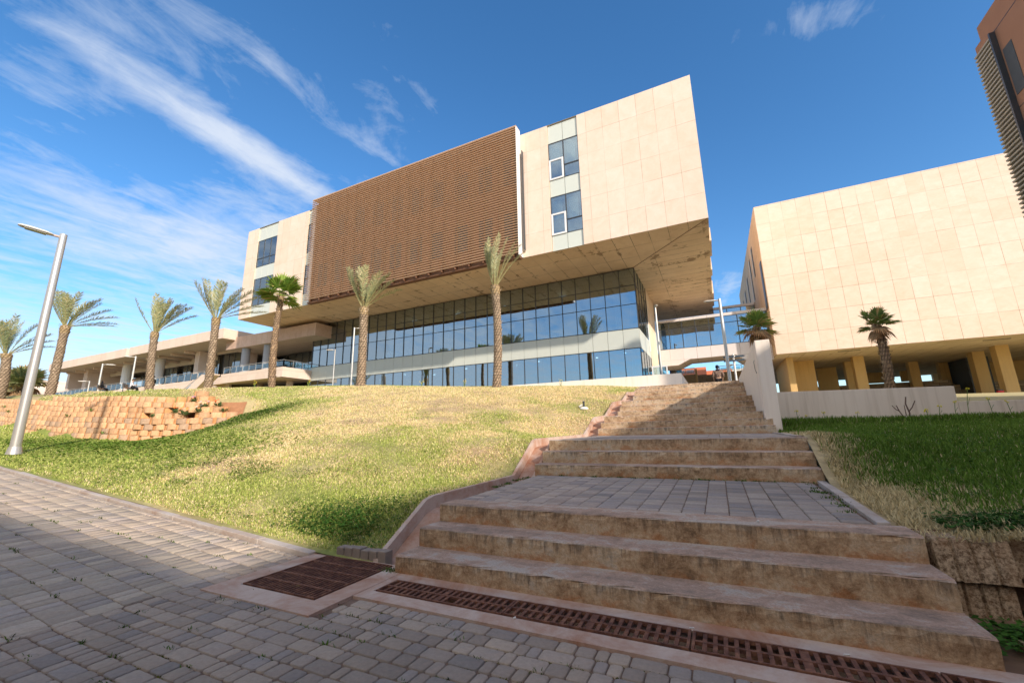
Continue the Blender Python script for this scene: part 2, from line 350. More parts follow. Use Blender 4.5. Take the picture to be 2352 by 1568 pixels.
def pink_conc(name, c1=(.54,.37,.28), c2=(.64,.52,.43), c3=(.44,.22,.13)):
    t = MT(name); big = t.noise(1.7, 8, .7, (1, 1, 1), .5); fine = t.noise(45, 5, .75); cr = t.noise(.9, 4, .5)
    col = t.ramp(big, [(.36, c3), (.48, c1), (.60, c2)]); col = t.mix(t.math('MULTIPLY', fine, .4), col, tuple(x*.55 for x in c1))
    t.bump(t.math('ADD', big, t.math('MULTIPLY', fine, .6)), .5, .01); return t.out(col, .85, .22)
M['pink_conc'] = pink_conc('pink_concrete')
M['gutter'] = pink_conc('gutter_concrete', (.44,.24,.155), (.54,.38,.30), (.34,.12,.055))
M['kerb'] = pink_conc('kerb_concrete', (.47,.40,.34), (.55,.50,.45), (.38,.27,.21))
def rust_mat():
    t = MT('rusty_iron'); n = t.noise(14, 7, .7); f = t.noise(120, 4, .7)
    col = t.ramp(n, [(.35, (.09,.042,.03)), (.5, (.17,.075,.048)), (.65, (.27,.13,.075))]); t.bump(f, .7, .004)
    return t.out(col, .85, .3)
M['rust'] = rust_mat()
M['pit'] = simple('pit_dark', (.02,.012,.008), 1, .1, 0, .3, 8)  # near-black base colour, so the grate slots read as deep shade
M['paver'] = attr_mat('paver_stone', .86, .25, 90, .6, 0, .16, 35)
M['joint'] = simple('joint_sand', (.25,.17,.125), 1, .1, 0, .35, 9, .5)
M['moss'] = attr_mat('moss', 1, .05)
M['grass'] = attr_mat('grass_blades', .75, .18, 0, 0, .28)
M['ground'] = attr_mat('lawn_soil', .95, .1, 30, .8, 0, .35, 9)
M['leaf'] = attr_mat('leaf', .55, .3, 0, 0, .22)
M['bark'] = attr_mat('palm_bark', .92, .12, 28, .8, 0, .3, 16)
M['block'] = attr_mat('split_block', .92, .15, 34, .9, 0, .30, 11)
M['light'] = MT('ceiling_light'); M['light'].b.inputs['Emission Color'].default_value = (1, .97, .9, 1); M['light'].b.inputs['Emission Strength'].default_value = 5; M['light'] = M['light'].m
M['plaza'] = simple('plaza_paving', (.42,.36,.30), .85, .2, 0, .12, 2)
M['soil'] = simple('soil', (.22,.14,.09), 1, .1, 0, .2, 5, .5)
M['orange_roof'] = simple('orange_roof', (.62,.20,.09), .8, .2, 0, .12, .6)
M['cream'] = simple('cream', (.72,.62,.47), .8, .2, 0, .06, 1)
def block_stone_mat():
    t = MT('brown_stone_courses'); q = t.xyz(); u = t.math('DIVIDE', q[0], .9); v = t.math('DIVIDE', q[2], .22)
    fv = t.math('FLOOR', v); u = t.math('ADD', u, t.math('MULTIPLY', fv, .37)); fu = t.math('FLOOR', u)
    cc = t.n('ShaderNodeCombineXYZ'); t.l(fu, cc.inputs[0]); t.l(fv, cc.inputs[1]); wn = t.n('ShaderNodeTexWhiteNoise'); wn.noise_dimensions = '2D'; t.l(cc.outputs[0], wn.inputs['Vector'])
    col = t.mix(wn.outputs['Value'], (.26,.19,.12), (.40,.31,.21)); j = t.math('MAXIMUM', t.math('LESS_THAN', t.math('FRACT', u), .03), t.math('LESS_THAN', t.math('FRACT', v), .12))
    col = t.mix(j, col, (.12,.085,.05)); return t.out(col, .9, .2)
M['stone_courses'] = block_stone_mat()
# ------------------------------------------------------------------ terrain
def tps_fit(P, lam=1e-3):
    P = np.array(P, float); xy = P[:, :2]; n = len(P)
    d = np.linalg.norm(xy[:, None]-xy[None], axis=2); K = -np.sqrt(d**2+.12)+lam*np.eye(n)*0
    A = np.zeros((n+3, n+3)); A[:n, :n] = K; A[:n, n] = 1; A[:n, n+1:] = xy; A[n, :n] = 1; A[n+1:, :n] = xy.T
    w = np.linalg.solve(A, np.concatenate([P[:, 2], [0, 0, 0]])); return xy, w
def tps_eval(T, x, y):
    xy, w = T; x = np.atleast_1d(x).astype(float); y = np.atleast_1d(y).astype(float); o = np.empty(x.size); X = x.ravel(); Y = y.ravel()
    for i in range(0, X.size, 20000):
        d2 = (X[i:i+20000, None]-xy[None, :, 0])**2+(Y[i:i+20000, None]-xy[None, :, 1])**2
        o[i:i+20000] = (-np.sqrt(d2+.12)) @ w[:len(xy)]+w[len(xy)]+X[i:i+20000]*w[-2]+Y[i:i+20000]*w[-1]
    return o.reshape(x.shape)
def path_z(x): return .0757*np.maximum(0, -4.3-np.asarray(x, float))
STAIR_SIDE = [(3.58,.02),(3.75,.09),(4.35,.45),(4.5,.5),(5.3,.5),(6.85,.52),(7.35,.82),(7.85,1.1),(8.6,1.12),(10,1.13),(11.3,1.15),(12.5,1.62),(13.7,1.69),(14.3,1.75),(15.2,2.22),(16.4,2.34),(17.4,2.45),(18.3,2.84),(19.6,2.92),(20.45,3.12),(22.2,3.40)]
CT = [(-3.38, y, z+.0) for y, z in STAIR_SIDE]
CT += [(x, 3.6, float(path_z(x))+.05) for x in (-4.2,-5,-7,-9,-12,-15,-18,-22,-27,-33,-40,-50,-62,-78)]
CT += [(-5.3,22.2,3.60),(-9.8,22.2,3.83),(-13.4,22.2,4.03),(-9.33,17.46,3.38),(-17.3,16.65,3.9),(-21.57,14.5,3.9),(-26.55,13.95,4.07),(-30.4,12.8,4.1),(-38.5,10.96,4.0),(-43.8,10.1,3.95),(-52,9.0,4.25),(-66,8.5,5.1)]
CT += [(-5.6,17.3,2.92),(-13,17.6,3.62),(-23,22,4.55),(-28,22,4.9),(-33,22.5,5.0),(-42,23,5.55),(-50,23.5,5.95),(-66,22,6.5),(-80,23,6.6),(-40,17,4.75),(-48,16,4.9),(-60,15,5.0),(-78,14,5.8)]
BASE = [(-78,13.5,4.9),(-60,11.5,3.85),(-46,9.4,2.9),(-38,8.2,2.38),(-31,7.4,1.94),(-27.5,7.4,1.70),(-25,7.5,1.54),(-23,7.6,1.48),(-21.6,7.8,1.42),(-20.2,8.15,1.34),(-19.1,8.55,1.30),(-18.3,8.85,1.36),(-17.7,9.2,1.50),(-17.1,9.7,1.78),(-16.6,10.15,2.15)]
def offs(pts, d):
    o = []
    for i, p in enumerate(pts):
        a = pts[max(0, i-1)]; b = pts[min(len(pts)-1, i+1)]; t = Vector((b[0]-a[0], b[1]-a[1])).normalized(); o.append((p[0]-t.y*d, p[1]+t.x*d))
    return o
NC = 9; CH = .215
FRONT = offs(BASE, -.12); FRONT2 = offs(BASE, -.75); MIDR = offs(BASE, .26); TOP = offs(BASE, 1.05)
for (x, y, z), f, tp, k in zip(BASE, FRONT, TOP, range(len(BASE))):
    CT.append((f[0], f[1], z-.13)); f3 = FRONT2[k]; CT.append((f3[0], f3[1], z-.10)); m3 = MIDR[k]; CT.append((m3[0], m3[1], z-.05))
    hgt = [1.0,1.1,1.3,1.35,1.4,1.5,1.6,1.66,1.66,1.66,1.66,1.66,1.55,1.15,.7][k]
    CT.append((tp[0], tp[1], z+hgt))
CT += [(-24.9,10.2,3.28),(-22.2,12.0,3.5),(-27.5,11.2,3.6),(-31,10.4,3.55),(-35,10.0,3.45),(-19.5,12.2,3.18),(-17.4,12.6,3.12),(-20.6,10.6,3.06),(-18.9,11,3.0),(-22.6,9.8,3.12),(-17.5,11.3,2.9),(-58.8,20.6,6.15),(-53.7,20.9,5.95),(-36,11.5,3.9)]
CT += [(-14.5,9.5,2.0),(-15.2,8.2,1.55),(-13,7,1.22),(-12,10,2.0),(-8,6,.95),(-8,10,1.75),(-8,14,2.62),(-12,14,2.98),(-15.5,12.5,2.9),(-5.5,8,1.2),(-5.5,12,1.85),(-16.5,6.5,1.15),(-20,5.5,1.22)]
TL = tps_fit(CT, 2e-3)
def zl(x, y): return tps_eval(TL, x, y)
CR = [(1.3,4.2,.47),(1.3,5.2,.5),(1.3,6.5,.60),(1.26,6.95,.80),(1.26,7.3,.99),(1.26,7.7,1.14),(1.3,8.3,1.14),(1.3,9.5,1.13),(1.3,11.2,1.12),(1.36,12.4,1.28),(1.45,13.4,1.36),(5.5,14.35,1.36),(9.5,15.3,1.36),(14,16.4,1.4),(2,4.4,.56),(4,4.4,.62),(8,4.6,.75),(14,5,1.0),(5,8,1.0),(9,9,1.15),(3,10,1.16),(5,11.5,1.22),(14,11,1.3),(2.2,6.2,.68),(3,8,.98)]
TR = tps_fit(CR, 1e-3)
def zr(x, y): return tps_eval(TR, x, y)
STRAW = np.array([.86,.72,.40]); STRAW2 = np.array([.68,.54,.30]); GREEN = np.array([.25,.33,.065]); GREEN2 = np.array([.54,.52,.17]); SOIL = np.array([.30,.19,.125])
def lawn_green(x, y):
    """0 straw .. 1 green; greener beside the block wall, the path on the left and the gutter in the upper lawn"""
    n = fbm(x*.35+3, y*.35+8, 4); n2 = fbm(x*1.5+40, y*1.5+3, 3)
    g = (n-.5)*1.9+(n2-.5)*1.1+.20
    g = g+.85*np.clip((-9.5-x)/5, 0, 1)*np.clip((10.2-y)/3, 0, 1)
    g = g+.35*np.exp(-((y-5.2)/1.6)**2)*np.clip((-5-x)/3, 0, 1)
    g = g+.30*np.exp(-((x+5.0)/1.3)**2)*np.clip((y-11)/4, 0, 1)+.15*np.exp(-((x+4.2)/.9)**2-((y-4.1)/.7)**2)
    g = g-.40*np.exp(-((x+9)/4.5)**2-((y-12)/5)**2)-.25*np.clip((y-13)/3, 0, 1)*np.clip((x+22)/5, 0, 1)
    return np.clip(g, 0, 1)
def grid_mesh(name, xs, ys, zf, mat, colf=None, keep=None):
    X, Y = np.meshgrid(xs, ys, indexing='ij'); Z = zf(X, Y); nx, ny = X.shape
    V = np.stack([X.ravel(), Y.ravel(), Z.ravel()], 1); I = np.arange(nx*ny).reshape(nx, ny)
    F = np.stack([I[:-1, :-1].ravel(), I[1:, :-1].ravel(), I[1:, 1:].ravel(), I[:-1, 1:].ravel()], 1)
    if keep is not None:
        c = V[F].mean(1); F = F[keep(c[:, 0], c[:, 1])]
    return np_mesh(name, V, F, mat, None, colf(X.ravel(), Y.ravel()) if colf else None, True)
def lawn_col(x, y):
    g = lawn_green(x, y)[:, None]; n = fbm(x*2.2, y*2.2, 3)[:, None]
    base = STRAW2*(1-n)+SOIL*n; return (base*(1-g)+(GREEN*.8+SOIL*.15)*g)*.85
xs = np.concatenate([np.arange(-80, -34, 1.0), np.arange(-34, -3.4, .22), [-3.38]]); ys = np.concatenate([[3.535], np.arange(3.7, 18, .22), np.arange(18, 26.1, .6)])
tag(grid_mesh('lawn', xs, ys, lambda x, y: zl(x, y)+(fbm(x*1.3, y*1.3, 3)-.5)*.06*np.clip((y-3.6)*2, 0, 1), M['ground'], lawn_col,
    lambda x, y: ~((y > 22.3) & (x > -34))), kind='structure')
def rcol(x, y):
    n = fbm(x*1.1+5, y*1.1, 4)[:, None]; e = np.clip(1-(x-1.3)/.7, 0, 1)[:, None]
    return (GREEN*.8*(1-n)+STRAW2*.5*n)*(1-e)+(STRAW2*.6)*e
tag(grid_mesh('lawn', np.concatenate([[1.15,1.22], np.arange(1.4, 16, .25)]), np.concatenate([[4.42], np.arange(4.5, 16.6, .25)]), zr, M['ground'], rcol,
    lambda x, y: y < 13.45+(x-1.4)*.245), kind='structure')
g = MB(); g.add([(1.4,13.5,1.70),(4.5,14.2,1.74),(30,20.4,1.8),(90,20.4,1.8),(90,62,3.2),(4.5,62,3.3),(1.4,62,3.3),(1.4,34,3.25)], [(0,1,7),(1,2,5,6,7),(2,3,4,5)]); 
gm = attr_mat('lawn_flat', .95, .1, 30, .8, 0, .3, 5)
g = g.build('lawn', simple('lawn_far', (.46,.41,.22), .95, .1, 0, .25, 3), None); tag(g, kind='structure')
# plaza behind the stairs, and the wide ground sheet that reaches the horizon
g = MB(); g.box(-34, 1.42, 22.3, 34.9, 2.9, 3.34); g.box(-3.0, 1.05, 20.79, 22.3, 2.9, 3.30); g.box(-34, 4.3, 34.9, 75, 2.9, 3.38); tag(g.build('plaza', M['plaza']), kind='structure')
g = MB(); g.add([(-3000,-3000,-.9),(3000,-3000,-.9),(3000,3000,-.9),(-3000,3000,-.9)], [(0,1,2,3)]); tag(g.build('ground', simple('far_ground', (.33,.27,.19), .95, .1, 0, .15, .02)), kind='structure')
# ------------------------------------------------------------------ paving of the lower path: real stones
def pavers(name, x0, x1, y0, y1, zf, rows_along='x', rowd=.165, widths=((.25,.4),(.165,.35),(.085,.25)), gap=.012, skip=None, parent=None, round_=.018, cbase=((.255,.22,.20),(.32,.265,.225),(.215,.205,.205)), fc=1.0):
    rects = []; v = y0 if rows_along == 'x' else x0; vmax = y1 if rows_along == 'x' else x1; u0, u1 = (x0, x1) if rows_along == 'x' else (y0, y1); ri = 0
    ws = [w for w, p in widths]; ps = [p for w, p in widths]
    while v < vmax-.02:
        d = min(rowd, vmax-v); u = u0-random.random()*.2; ri += 1
        while u < u1:
            w = random.choices(ws, ps)[0]; a = max(u, u0); b = min(u+w, u1)
            if b-a > .03:
                if rows_along == 'x': r = (a, b, v, v+d)
                else: r = (v, v+d, a, b)
                cx = (r[0]+r[1])/2; cy = (r[2]+r[3])/2
                if skip is None or not skip(cx, cy, r): rects.append(r)
            u += w
        v += d
    Rr = np.array(rects); n = len(Rr); j = rng.uniform(.6, 1.5, n)*gap/2
    a = Rr[:, 0]+j; b = Rr[:, 1]-j; c = Rr[:, 2]+j; d = Rr[:, 3]-j
    rc = np.minimum(round_, np.minimum(b-a, d-c)*.3)
    # octagon top ring (inner, raised) and outer ring (lower), plus centre fan as one ngon of 8
    def ring(a, b, c, d, r, z):
        P = [(a+r, c), (b-r, c), (b, c+r), (b, d-r), (b-r, d), (a+r, d), (a, d-r), (a, c+r)]
        return np.stack([np.stack([p[0], p[1], zf(p[0], p[1])+z], 1) for p in P], 1)
    h = rng.uniform(-.002, .002, n)
    top = ring(a+.004, b-.004, c+.004, d-.004, rc, h); mid = ring(a, b, c, d, rc, h-.003); bot = ring(a, b, c, d, rc, h-.03)
    tl = rng.normal(0, .0015, (n, 2))
    for rg in (top, mid):
        rg[:, :, 2] += (rg[:, :, 0]-((a+b)/2)[:, None])*tl[:, :1]+(rg[:, :, 1]-((c+d)/2)[:, None])*tl[:, 1:]
    V = np.concatenate([top, mid, bot], 1).reshape(-1, 3); base = (np.arange(n)*24)[:, None]
    q = []
    for k in range(8):
        k2 = (k+1) % 8
        q.append(np.concatenate([base+8+k, base+8+k2, base+k2, base+k], 1)); q.append(np.concatenate([base+16+k, base+16+k2, base+8+k2, base+8+k], 1))
    q.append(np.concatenate([base+0, base+1, base+2, base+3], 1)); q.append(np.concatenate([base+0, base+3, base+4, base+7], 1)); q.append(np.concatenate([base+4, base+5, base+6, base+7], 1))
    F = np.concatenate(q, 0)
    cb = np.array(cbase); ci = rng.choice(len(cb), n, p=[.5,.28,.22]); col = cb[ci]*rng.uniform(.82, 1.12, (n, 1))*fc
    big = fbm(Rr[:, 0]*.5, Rr[:, 2]*.5, 3)[:, None]; col = col*(.8+.4*big)+np.array([.05,.015,-.005])*np.clip((big-.5)*3, 0, 1)
    col = np.repeat(col, 24, 0)
    return np_mesh(name, V, F, M['paver'], parent, np.clip(col, .02, 1))
def skip_path(cx, cy, r):
    if cx > -4.16 and cx < -2.8 and cy > 2.46: return True
    if cx >= -2.86 and cy > 2.80: return True
    if cy > 3.42: return True
    return False
zf0 = lambda x, y: path_z(x)
def rowwidths(): pass
tag(pavers('path', -4.4, 3.4, -1.29, 3.5, zf0, 'x', .1275, ((.205,.40),(.122,.32),(.08,.28)), .010, skip_path, None, .013, ((.35,.29,.235),(.39,.32,.25),(.31,.27,.235))), kind='structure')
tag(pavers('path', -30, -4.4, -3.4, 3.44, zf0, 'x', .205, ((.105,.62),(.15,.18),(.205,.2)), .007, lambda x, y, r: False, None, .012, ((.42,.355,.28),(.46,.39,.30),(.38,.33,.28))), kind='structure')
js = np.concatenate([np.arange(-30, -3, .5), np.arange(-3, 5.6, .5)])
def keep_joint(x, y): return ~(((x > -3.0) & (y > 2.5) & (y < 3.3)) | ((x > -4.0) & (x < -3.0) & (y > 2.55) & (y < 3.55)))
tag(grid_mesh('path_bed', np.concatenate([np.arange(-30, -4.2, .4), [-4.03], [-3.06], np.arange(-2.8, 4.2, .35)]), np.array([-3.5,-1,.5,1.8,2.57,2.93,3.24,3.56]), lambda x, y: path_z(x)-.013, M['joint'], None,
    lambda x, y: ~(((x > -2.8) & (y > 2.93) & (y < 3.24)) | ((x > -4.03) & (x < -3.06) & (y > 2.57)))), kind='structure')
# moss and little weeds in the joints
def tufts(name, pts, mat, hmin, hmax, nb, spread, cols, lean=.6, bw=.12):
    n = len(pts); P = np.repeat(np.array(pts, float), nb, 0); m = len(P)
    P[:, :2] += rng.normal(0, 1, (m, 2))*np.repeat(np.broadcast_to(np.asarray(spread, float), (n,)), nb)[:, None]
    h = rng.uniform(hmin, hmax, m); az = rng.uniform(0, 6.283, m); w = h*bw*rng.uniform(.7, 1.4, m); ln = rng.uniform(.1, lean, m)
    t = np.stack([np.cos(az), np.sin(az), np.zeros(m)], 1); s = np.stack([-np.sin(az), np.cos(az), np.zeros(m)], 1)
    tip = P+t*(h*ln)[:, None]+np.array([0, 0, 1])*(h*np.sqrt(np.maximum(.05, 1-ln**2)))[:, None]
    mid = P+(tip-P)*.5+np.array([0, 0, 1])*(h*.10)[:, None]
    V = np.stack([P-s*w[:, None]/2, P+s*w[:, None]/2, mid+s*w[:, None]*.45, tip, mid-s*w[:, None]*.45], 1).reshape(-1, 3)
    b = (np.arange(m)*5)[:, None]; F = np.concatenate([np.concatenate([b, b+1, b+2, b+4], 1)], 0); F3 = np.concatenate([b+4, b+2, b+3, b+3], 1)
    # use quads only: tip triangle as a degenerate-free narrow quad
    V4 = V; F = np.concatenate([F, F3[:, :3].repeat(1, 0)[:, [0, 1, 2, 2]]], 0) if False else F
    c = np.asarray(cols)[rng.integers(0, len(cols), m)]*rng.uniform(.75, 1.25, (m, 1)); c = np.repeat(c, 5, 0)
    return V, b, c
def tri_blades(name, P, h, w, lean, col, mat, kind='stuff'):
    """curved blades, two triangles stacked"""
    m = len(P); az = rng.uniform(0, 6.283, m); t = np.stack([np.cos(az), np.sin(az), np.zeros(m)], 1); az2 = az+rng.uniform(.8, 2.2, m); s = np.stack([np.cos(az2), np.sin(az2), np.zeros(m)], 1)
    up = np.array([0, 0, 1.0]); tip = P+t*(h*lean)[:, None]+up*(h*np.sqrt(np.maximum(.03, 1-lean**2)))[:, None]; mid = P+(tip-P)*.55+up*(h*.12)[:, None]
    V = np.stack([P-s*w[:, None]/2, P+s*w[:, None]/2, mid+s*w[:, None]*.35, mid-s*w[:, None]*.35, tip], 1).reshape(-1, 3)
    b = np.arange(m)*5; F = np.concatenate([np.stack([b, b+1, b+2], 1), np.stack([b, b+2, b+3], 1), np.stack([b+3, b+2, b+4], 1)], 0)
    return np_mesh(name, V, F, mat, None, np.repeat(np.clip(col, .01, 1), 5, 0))
# ------------------------------------------------------------------ stairs
XL, XR = -2.93, 1.20
FLIGHTS = [  # y of each nose, top z of each step; base z; back edge y of paved landing, its z there
    ([3.39,3.74,4.09], [.163,.342,.522], -.03, 6.86, .575, XR+.02, XR-.02),
    ([6.86,7.23,7.575], [.745,.944,1.134], .55, 11.27, 1.16, 1.17, 1.15),
    ([11.27,11.60,11.98], [1.334,1.50,1.68], 1.1, 13.92, 1.74, 1.17, 1.02),
    ([13.92,14.28,14.62], [1.885,2.07,2.25], 1.7, 17.0, 2.43, 1.02, 1.02),
    ([17.0,17.38,17.72], [2.585,2.77,2.95], 2.4, 20.0, 3.0, 1.02, 1.02),
    ([20.0,20.45], [3.10,3.285], 2.95, 20.8, 3.285, 1.02, 1.02)]
FL_LABEL = ['lowest flight of three wide stained concrete steps beside the long drain grate', 'second flight of three brown concrete steps above the big paved landing',
    'third flight of concrete steps where the white wedge wall begins', 'fourth flight of concrete steps with sunlight on its left half', 'fifth flight of sunlit concrete steps between gutter and white wall', 'topmost pair of sunlit concrete steps in front of the person']
def rough_box(mb, x0, x1, y0, y1, z0, z1, n=46, amp=.004, bev=.014):
    """step with a worn rounded nose: profile in y,z swept along x with small irregularities"""
    prof = [(y0, z0), (y0-.002, z1-.165 if z1-z0 > .17 else z0+.01), (y0-.003, z1-.09), (y0-.004, z1-.05), (y0+.001, z1-bev), (y0+bev*.45, z1-bev*.35), (y0+bev*1.3, z1), (y1, z1), (y1, z0)]
    V = []; n = max(4, int((x1-x0)/.09))
    for i in range(n+1):
        x = x0+(x1-x0)*i/n; e = 1 if 0 < i < n else 0
        for k, (y, z) in enumerate(prof):
            a = amp if k in (2, 3, 4, 5, 6) else 0
            chip = (random.random() < .06)*.012 if k in (4, 5) else 0
            V.append((x, y+random.uniform(-a, a)+chip, z+random.uniform(-a, a)*.6-chip*.6))
    m = len(prof); F = [(i*m+k, (i+1)*m+k, (i+1)*m+(k+1) % m, i*m+(k+1) % m) for i in range(n) for k in range(m)]
    mb.add(V, F, 0); mb.add(V[:m], [tuple(range(m))]); mb.add(V[-m:], [tuple(range(m))[::-1]])
for fi, (ys_, zs_, zb, yb, zb2, xr, xr2) in enumerate(FLIGHTS):
    t = thing('stair_flight', ((XL+xr)/2, ys_[0], zb), FL_LABEL[fi], 'stairs', 'flights of the outdoor staircase')
    for k, (y, z) in enumerate(zip(ys_, zs_)):
        b = MB(); x1 = xr if not (fi == 2 and k == 2) else 1.02; last = k == len(ys_)-1
        y1 = ys_[k+1]+.03 if not last else y+.34
        if last and fi == 5: y1 = 20.79
        rough_box(b, XL-(.0 if fi else .0)+.004*k, x1-.003*k, y, y1, zb, z)
        o = b.build('step', M['step'], t)
        zlow = zs_[k-1] if k else zs_[0]-.165; me = o.data; zz = np.empty(len(me.vertices)*3, dtype=np.float32); me.vertices.foreach_get('co', zz); zz = zz.reshape(-1, 3)[:, 2]+zb
        f = np.clip((zz-zlow)/(z-zlow), 0, 1); c4 = np.ones((len(f), 4), dtype=np.float32); c4[:, 0] = f; ca = me.color_attributes.new('Col', 'FLOAT_COLOR', 'POINT'); ca.data.foreach_set('color', c4.ravel())
# paved landings between the flights, in rows that run up the slope
def landing(y0, y1, z0, z1, x0, x1, **k):
    f = lambda x, y: z0+(z1-z0)*(np.asarray(y)-y0)/(y1-y0)+.0*np.asarray(x)
    tag(pavers('pavement', x0, x1, y0, y1, lambda x, y: f(x, y), 'y', .205, ((.10,.78),(.2,.22)), .0095, None, None, .01, ((.35,.30,.26),(.40,.34,.285),(.30,.27,.25))), kind='structure')
    b = MB(); b.add([(x0-.02,y0,z0-.012),(x1+.02,y0,z0-.012),(x1+.02,y1,z1-.012),(x0-.02,y1,z1-.012)], [(0,1,2,3)]); tag(b.build('pavement_bed', M['joint']), kind='structure')
landing(4.43, 6.85, .522, .565, XL+.06, 1.03)
landing(7.915, 11.26, 1.134, 1.15, XL+.06, 1.06)
landing(12.32, 13.91, 1.68, 1.70, XL+.02, 1.0)
landing(14.96, 16.99, 2.25, 2.40, XL+.02, 1.0)
landing(18.06, 19.99, 2.95, 2.98, XL+.02, 1.0)
def kerb(name, pts, w, h, mat, label, cat='kerb', group=None, seg=1.0):
    t = thing(name, pts[0], label, cat, group); b = MB()
    for a, c in zip(pts[:-1], pts[1:]):
        a = Vector(a); c = Vector(c); l = (c-a).length; n = max(1, round(l/seg))
        for i in range(n):
            p = a.lerp(c, i/n); q = a.lerp(c, (i+1)/n); d = (q-p).normalized()*.004; j = Vector((0, random.uniform(-.006, .006), random.uniform(-.006, .006)))
            b.bar(p+d+j-Vector((0,0,h/2)), q-d+j-Vector((0,0,h/2)), w, h)
    b.build('kerbstone_run', mat, t, bevel=.008)
kerb('kerb', [(1.09,4.43,.545),(1.12,6.82,.60)], .09, .14, M['kerb'], 'concrete edging strip along the right side of the big paved landing', group='edging strips', seg=1.2)
kerb('kerb', [(1.12,7.95,1.155),(1.12,11.22,1.175)], .09, .14, M['kerb'], 'thin edging strip right of the second paved landing below the wedge wall', group='edging strips', seg=1.1)
kerb('kerb', [(x, 3.51, float(path_z(x))+.035) for x in (-4.22,-6,-9,-12,-16,-20,-25,-30)], .11, .14, M['kerb'], 'long pale kerb between the paved path and the left lawn', group='edging strips', seg=.95)
# left gutter channel: two low walls and a red-brown bottom following the stairs
GP = [(3.56,.0),(4.36,.47),(4.52,.50),(6.85,.52),(7.78,1.09),(7.95,1.12),(11.35,1.155),(12.45,1.62),(12.65,1.66),(13.95,1.74),(15.1,2.2),(15.3,2.25),(17.0,2.42),(18.2,2.83),(19.95,2.97),(20.6,3.14)]
t = thing('gutter', (-3.15, 3.56, 0), 'red-brown concrete drainage channel climbing along the left side of the stairs', 'gutter')
def strip(x0, x1, dz0, dz1, mat, name):
    b = MB()
    P = [];
    for (y, z) in GP: P += [(x0, y, z+dz0), (x1, y, z+dz0), (x1, y, z+dz1), (x0, y, z+dz1)]
    n = len(GP); F = [(i*4+k, (i+1)*4+k, (i+1)*4+(k+1) % 4, i*4+(k+1) % 4) for i in range(n-1) for k in range(4)]
    b.add(P, F); b.add(P[:4], [(0,1,2,3)]); b.add(P[-4:], [(3,2,1,0)]); return b.build(name, mat, t)
strip(-3.375, -3.315, -.35, .035, M['pink_conc'], 'outer_wall')
strip(-3.313, -3.01, -.35, -.115, M['gutter'], 'channel_bed')
strip(-3.008, -2.955, -.35, -.02, M['pink_conc'], 'inner_wall')
# ------------------------------------------------------------------ drains
def rimbox(x0, x1, y0, y1, z, name, label, hx0, hx1, hy0, hy1):
    t = thing(name, (hx0, hy0, z), label, 'drain surround'); b = MB()
    for a in ((x0, x1, y0, hy0), (x0, x1, hy1, y1), (x0, hx0, hy0, hy1), (hx1, x1, hy0, hy1)):
        if a[1]-a[0] > .005 and a[3]-a[2] > .005: b.box(a[0], a[1], a[2], a[3], z-.12, z+.004)
    b.build('concrete_rim', M['pink_conc'], t)
    b = MB(); d = .45
    b.add([(hx0,hy0,z-d),(hx1,hy0,z-d),(hx1,hy1,z-d),(hx0,hy1,z-d),(hx0,hy0,z-.1),(hx1,hy0,z-.1),(hx1,hy1,z-.1),(hx0,hy1,z-.1)], [(0,1,2,3),(0,4,5,1),(1,5,6,2),(2,6,7,3),(3,7,4,0)])
    b.build('pit', M['pit'], t, fixn=False)
rimbox(-4.24, -2.862, 2.38, 3.56, .008, 'drain_surround', 'pinkish concrete frame around the square grate beside the path', -4.02, -3.07, 2.60, 3.53)
rimbox(-2.86, 3.3, 2.80, 3.388, .006, 'drain_surround', 'long pinkish concrete frame around the row of grates at the stair foot', -2.78, 3.25, 2.95, 3.235)
def grate(x0, x1, y0, y1, z, rows, slots, label, group=None, diag=False, brk=()):
    t = thing('drain_grate', (x0, y0, z), label, 'grate', group); b = MB(); th = .020; r = .014
    b.box(x0, x1, y0, y0+r, z-th, z+.004); b.box(x0, x1, y1-r, y1, z-th, z+.004); b.box(x0, x0+r*1.2, y0+r, y1-r, z-th, z+.003); b.box(x1-r*1.2, x1, y0+r, y1-r, z-th, z+.003)
    H = (y1-y0)/rows; W_ = (x1-x0-2*r)/slots
    for k in range(1, rows): b.box(x0+r*1.2, x1-r*1.2, y0+k*H-.011, y0+k*H+.011, z-th, z+.002)
    for k in range(rows):
        for i in range(1, slots):
            if (k, i) in brk: continue
            xc = x0+r+i*W_; w = W_*(.34 if rows > 3 else .42) if (rows > 3 or i % (slots//2)) else W_*.8
            b.box(xc-w/2, xc+w/2, y0+k*H+(.011 if k else r), y0+(k+1)*H-(.011 if k < rows-1 else r), z-th*.9, z)
    b.build('grating', M['rust'], t)
grate(-4.005, -3.085, 2.61, 3.52, .018, 5, 20, 'square rusty iron grate in the paving left of the stair foot', None)
GX = [-2.765, -1.56, -.30, .90, 2.12, 3.24]
GL = ['leftmost rusty drain grate of the row, with one bar missing', 'second rusty drain grate from the left along the bottom step', 'third rusty drain grate from the left along the bottom step', 'fourth rusty drain grate from the left, near the lower right corner', 'last rusty drain grate, beyond the right end of the bottom step']
for i in range(5): grate(GX[i]+.005, GX[i+1]-.005, 2.96, 3.225, .014+.003*(i % 2), 2, 20, GL[i], 'grates along the stair foot', brk=((0, 12),) if i == 0 else ())
b = MB()
for i in range(6): b.box(-3.92+i*.118, -3.812+i*.118, 3.565, 3.68, -.05, .105+.006*(i % 3))
o = b.build('brick_edging', simple('brick_edging', (.33,.27,.22), .9, .2, 0, .25, 8, .4), None, (-3.9, 3.6, 0), bevel=.012); tag(o, 'short row of small brown paving bricks behind the square grate', 'edging')
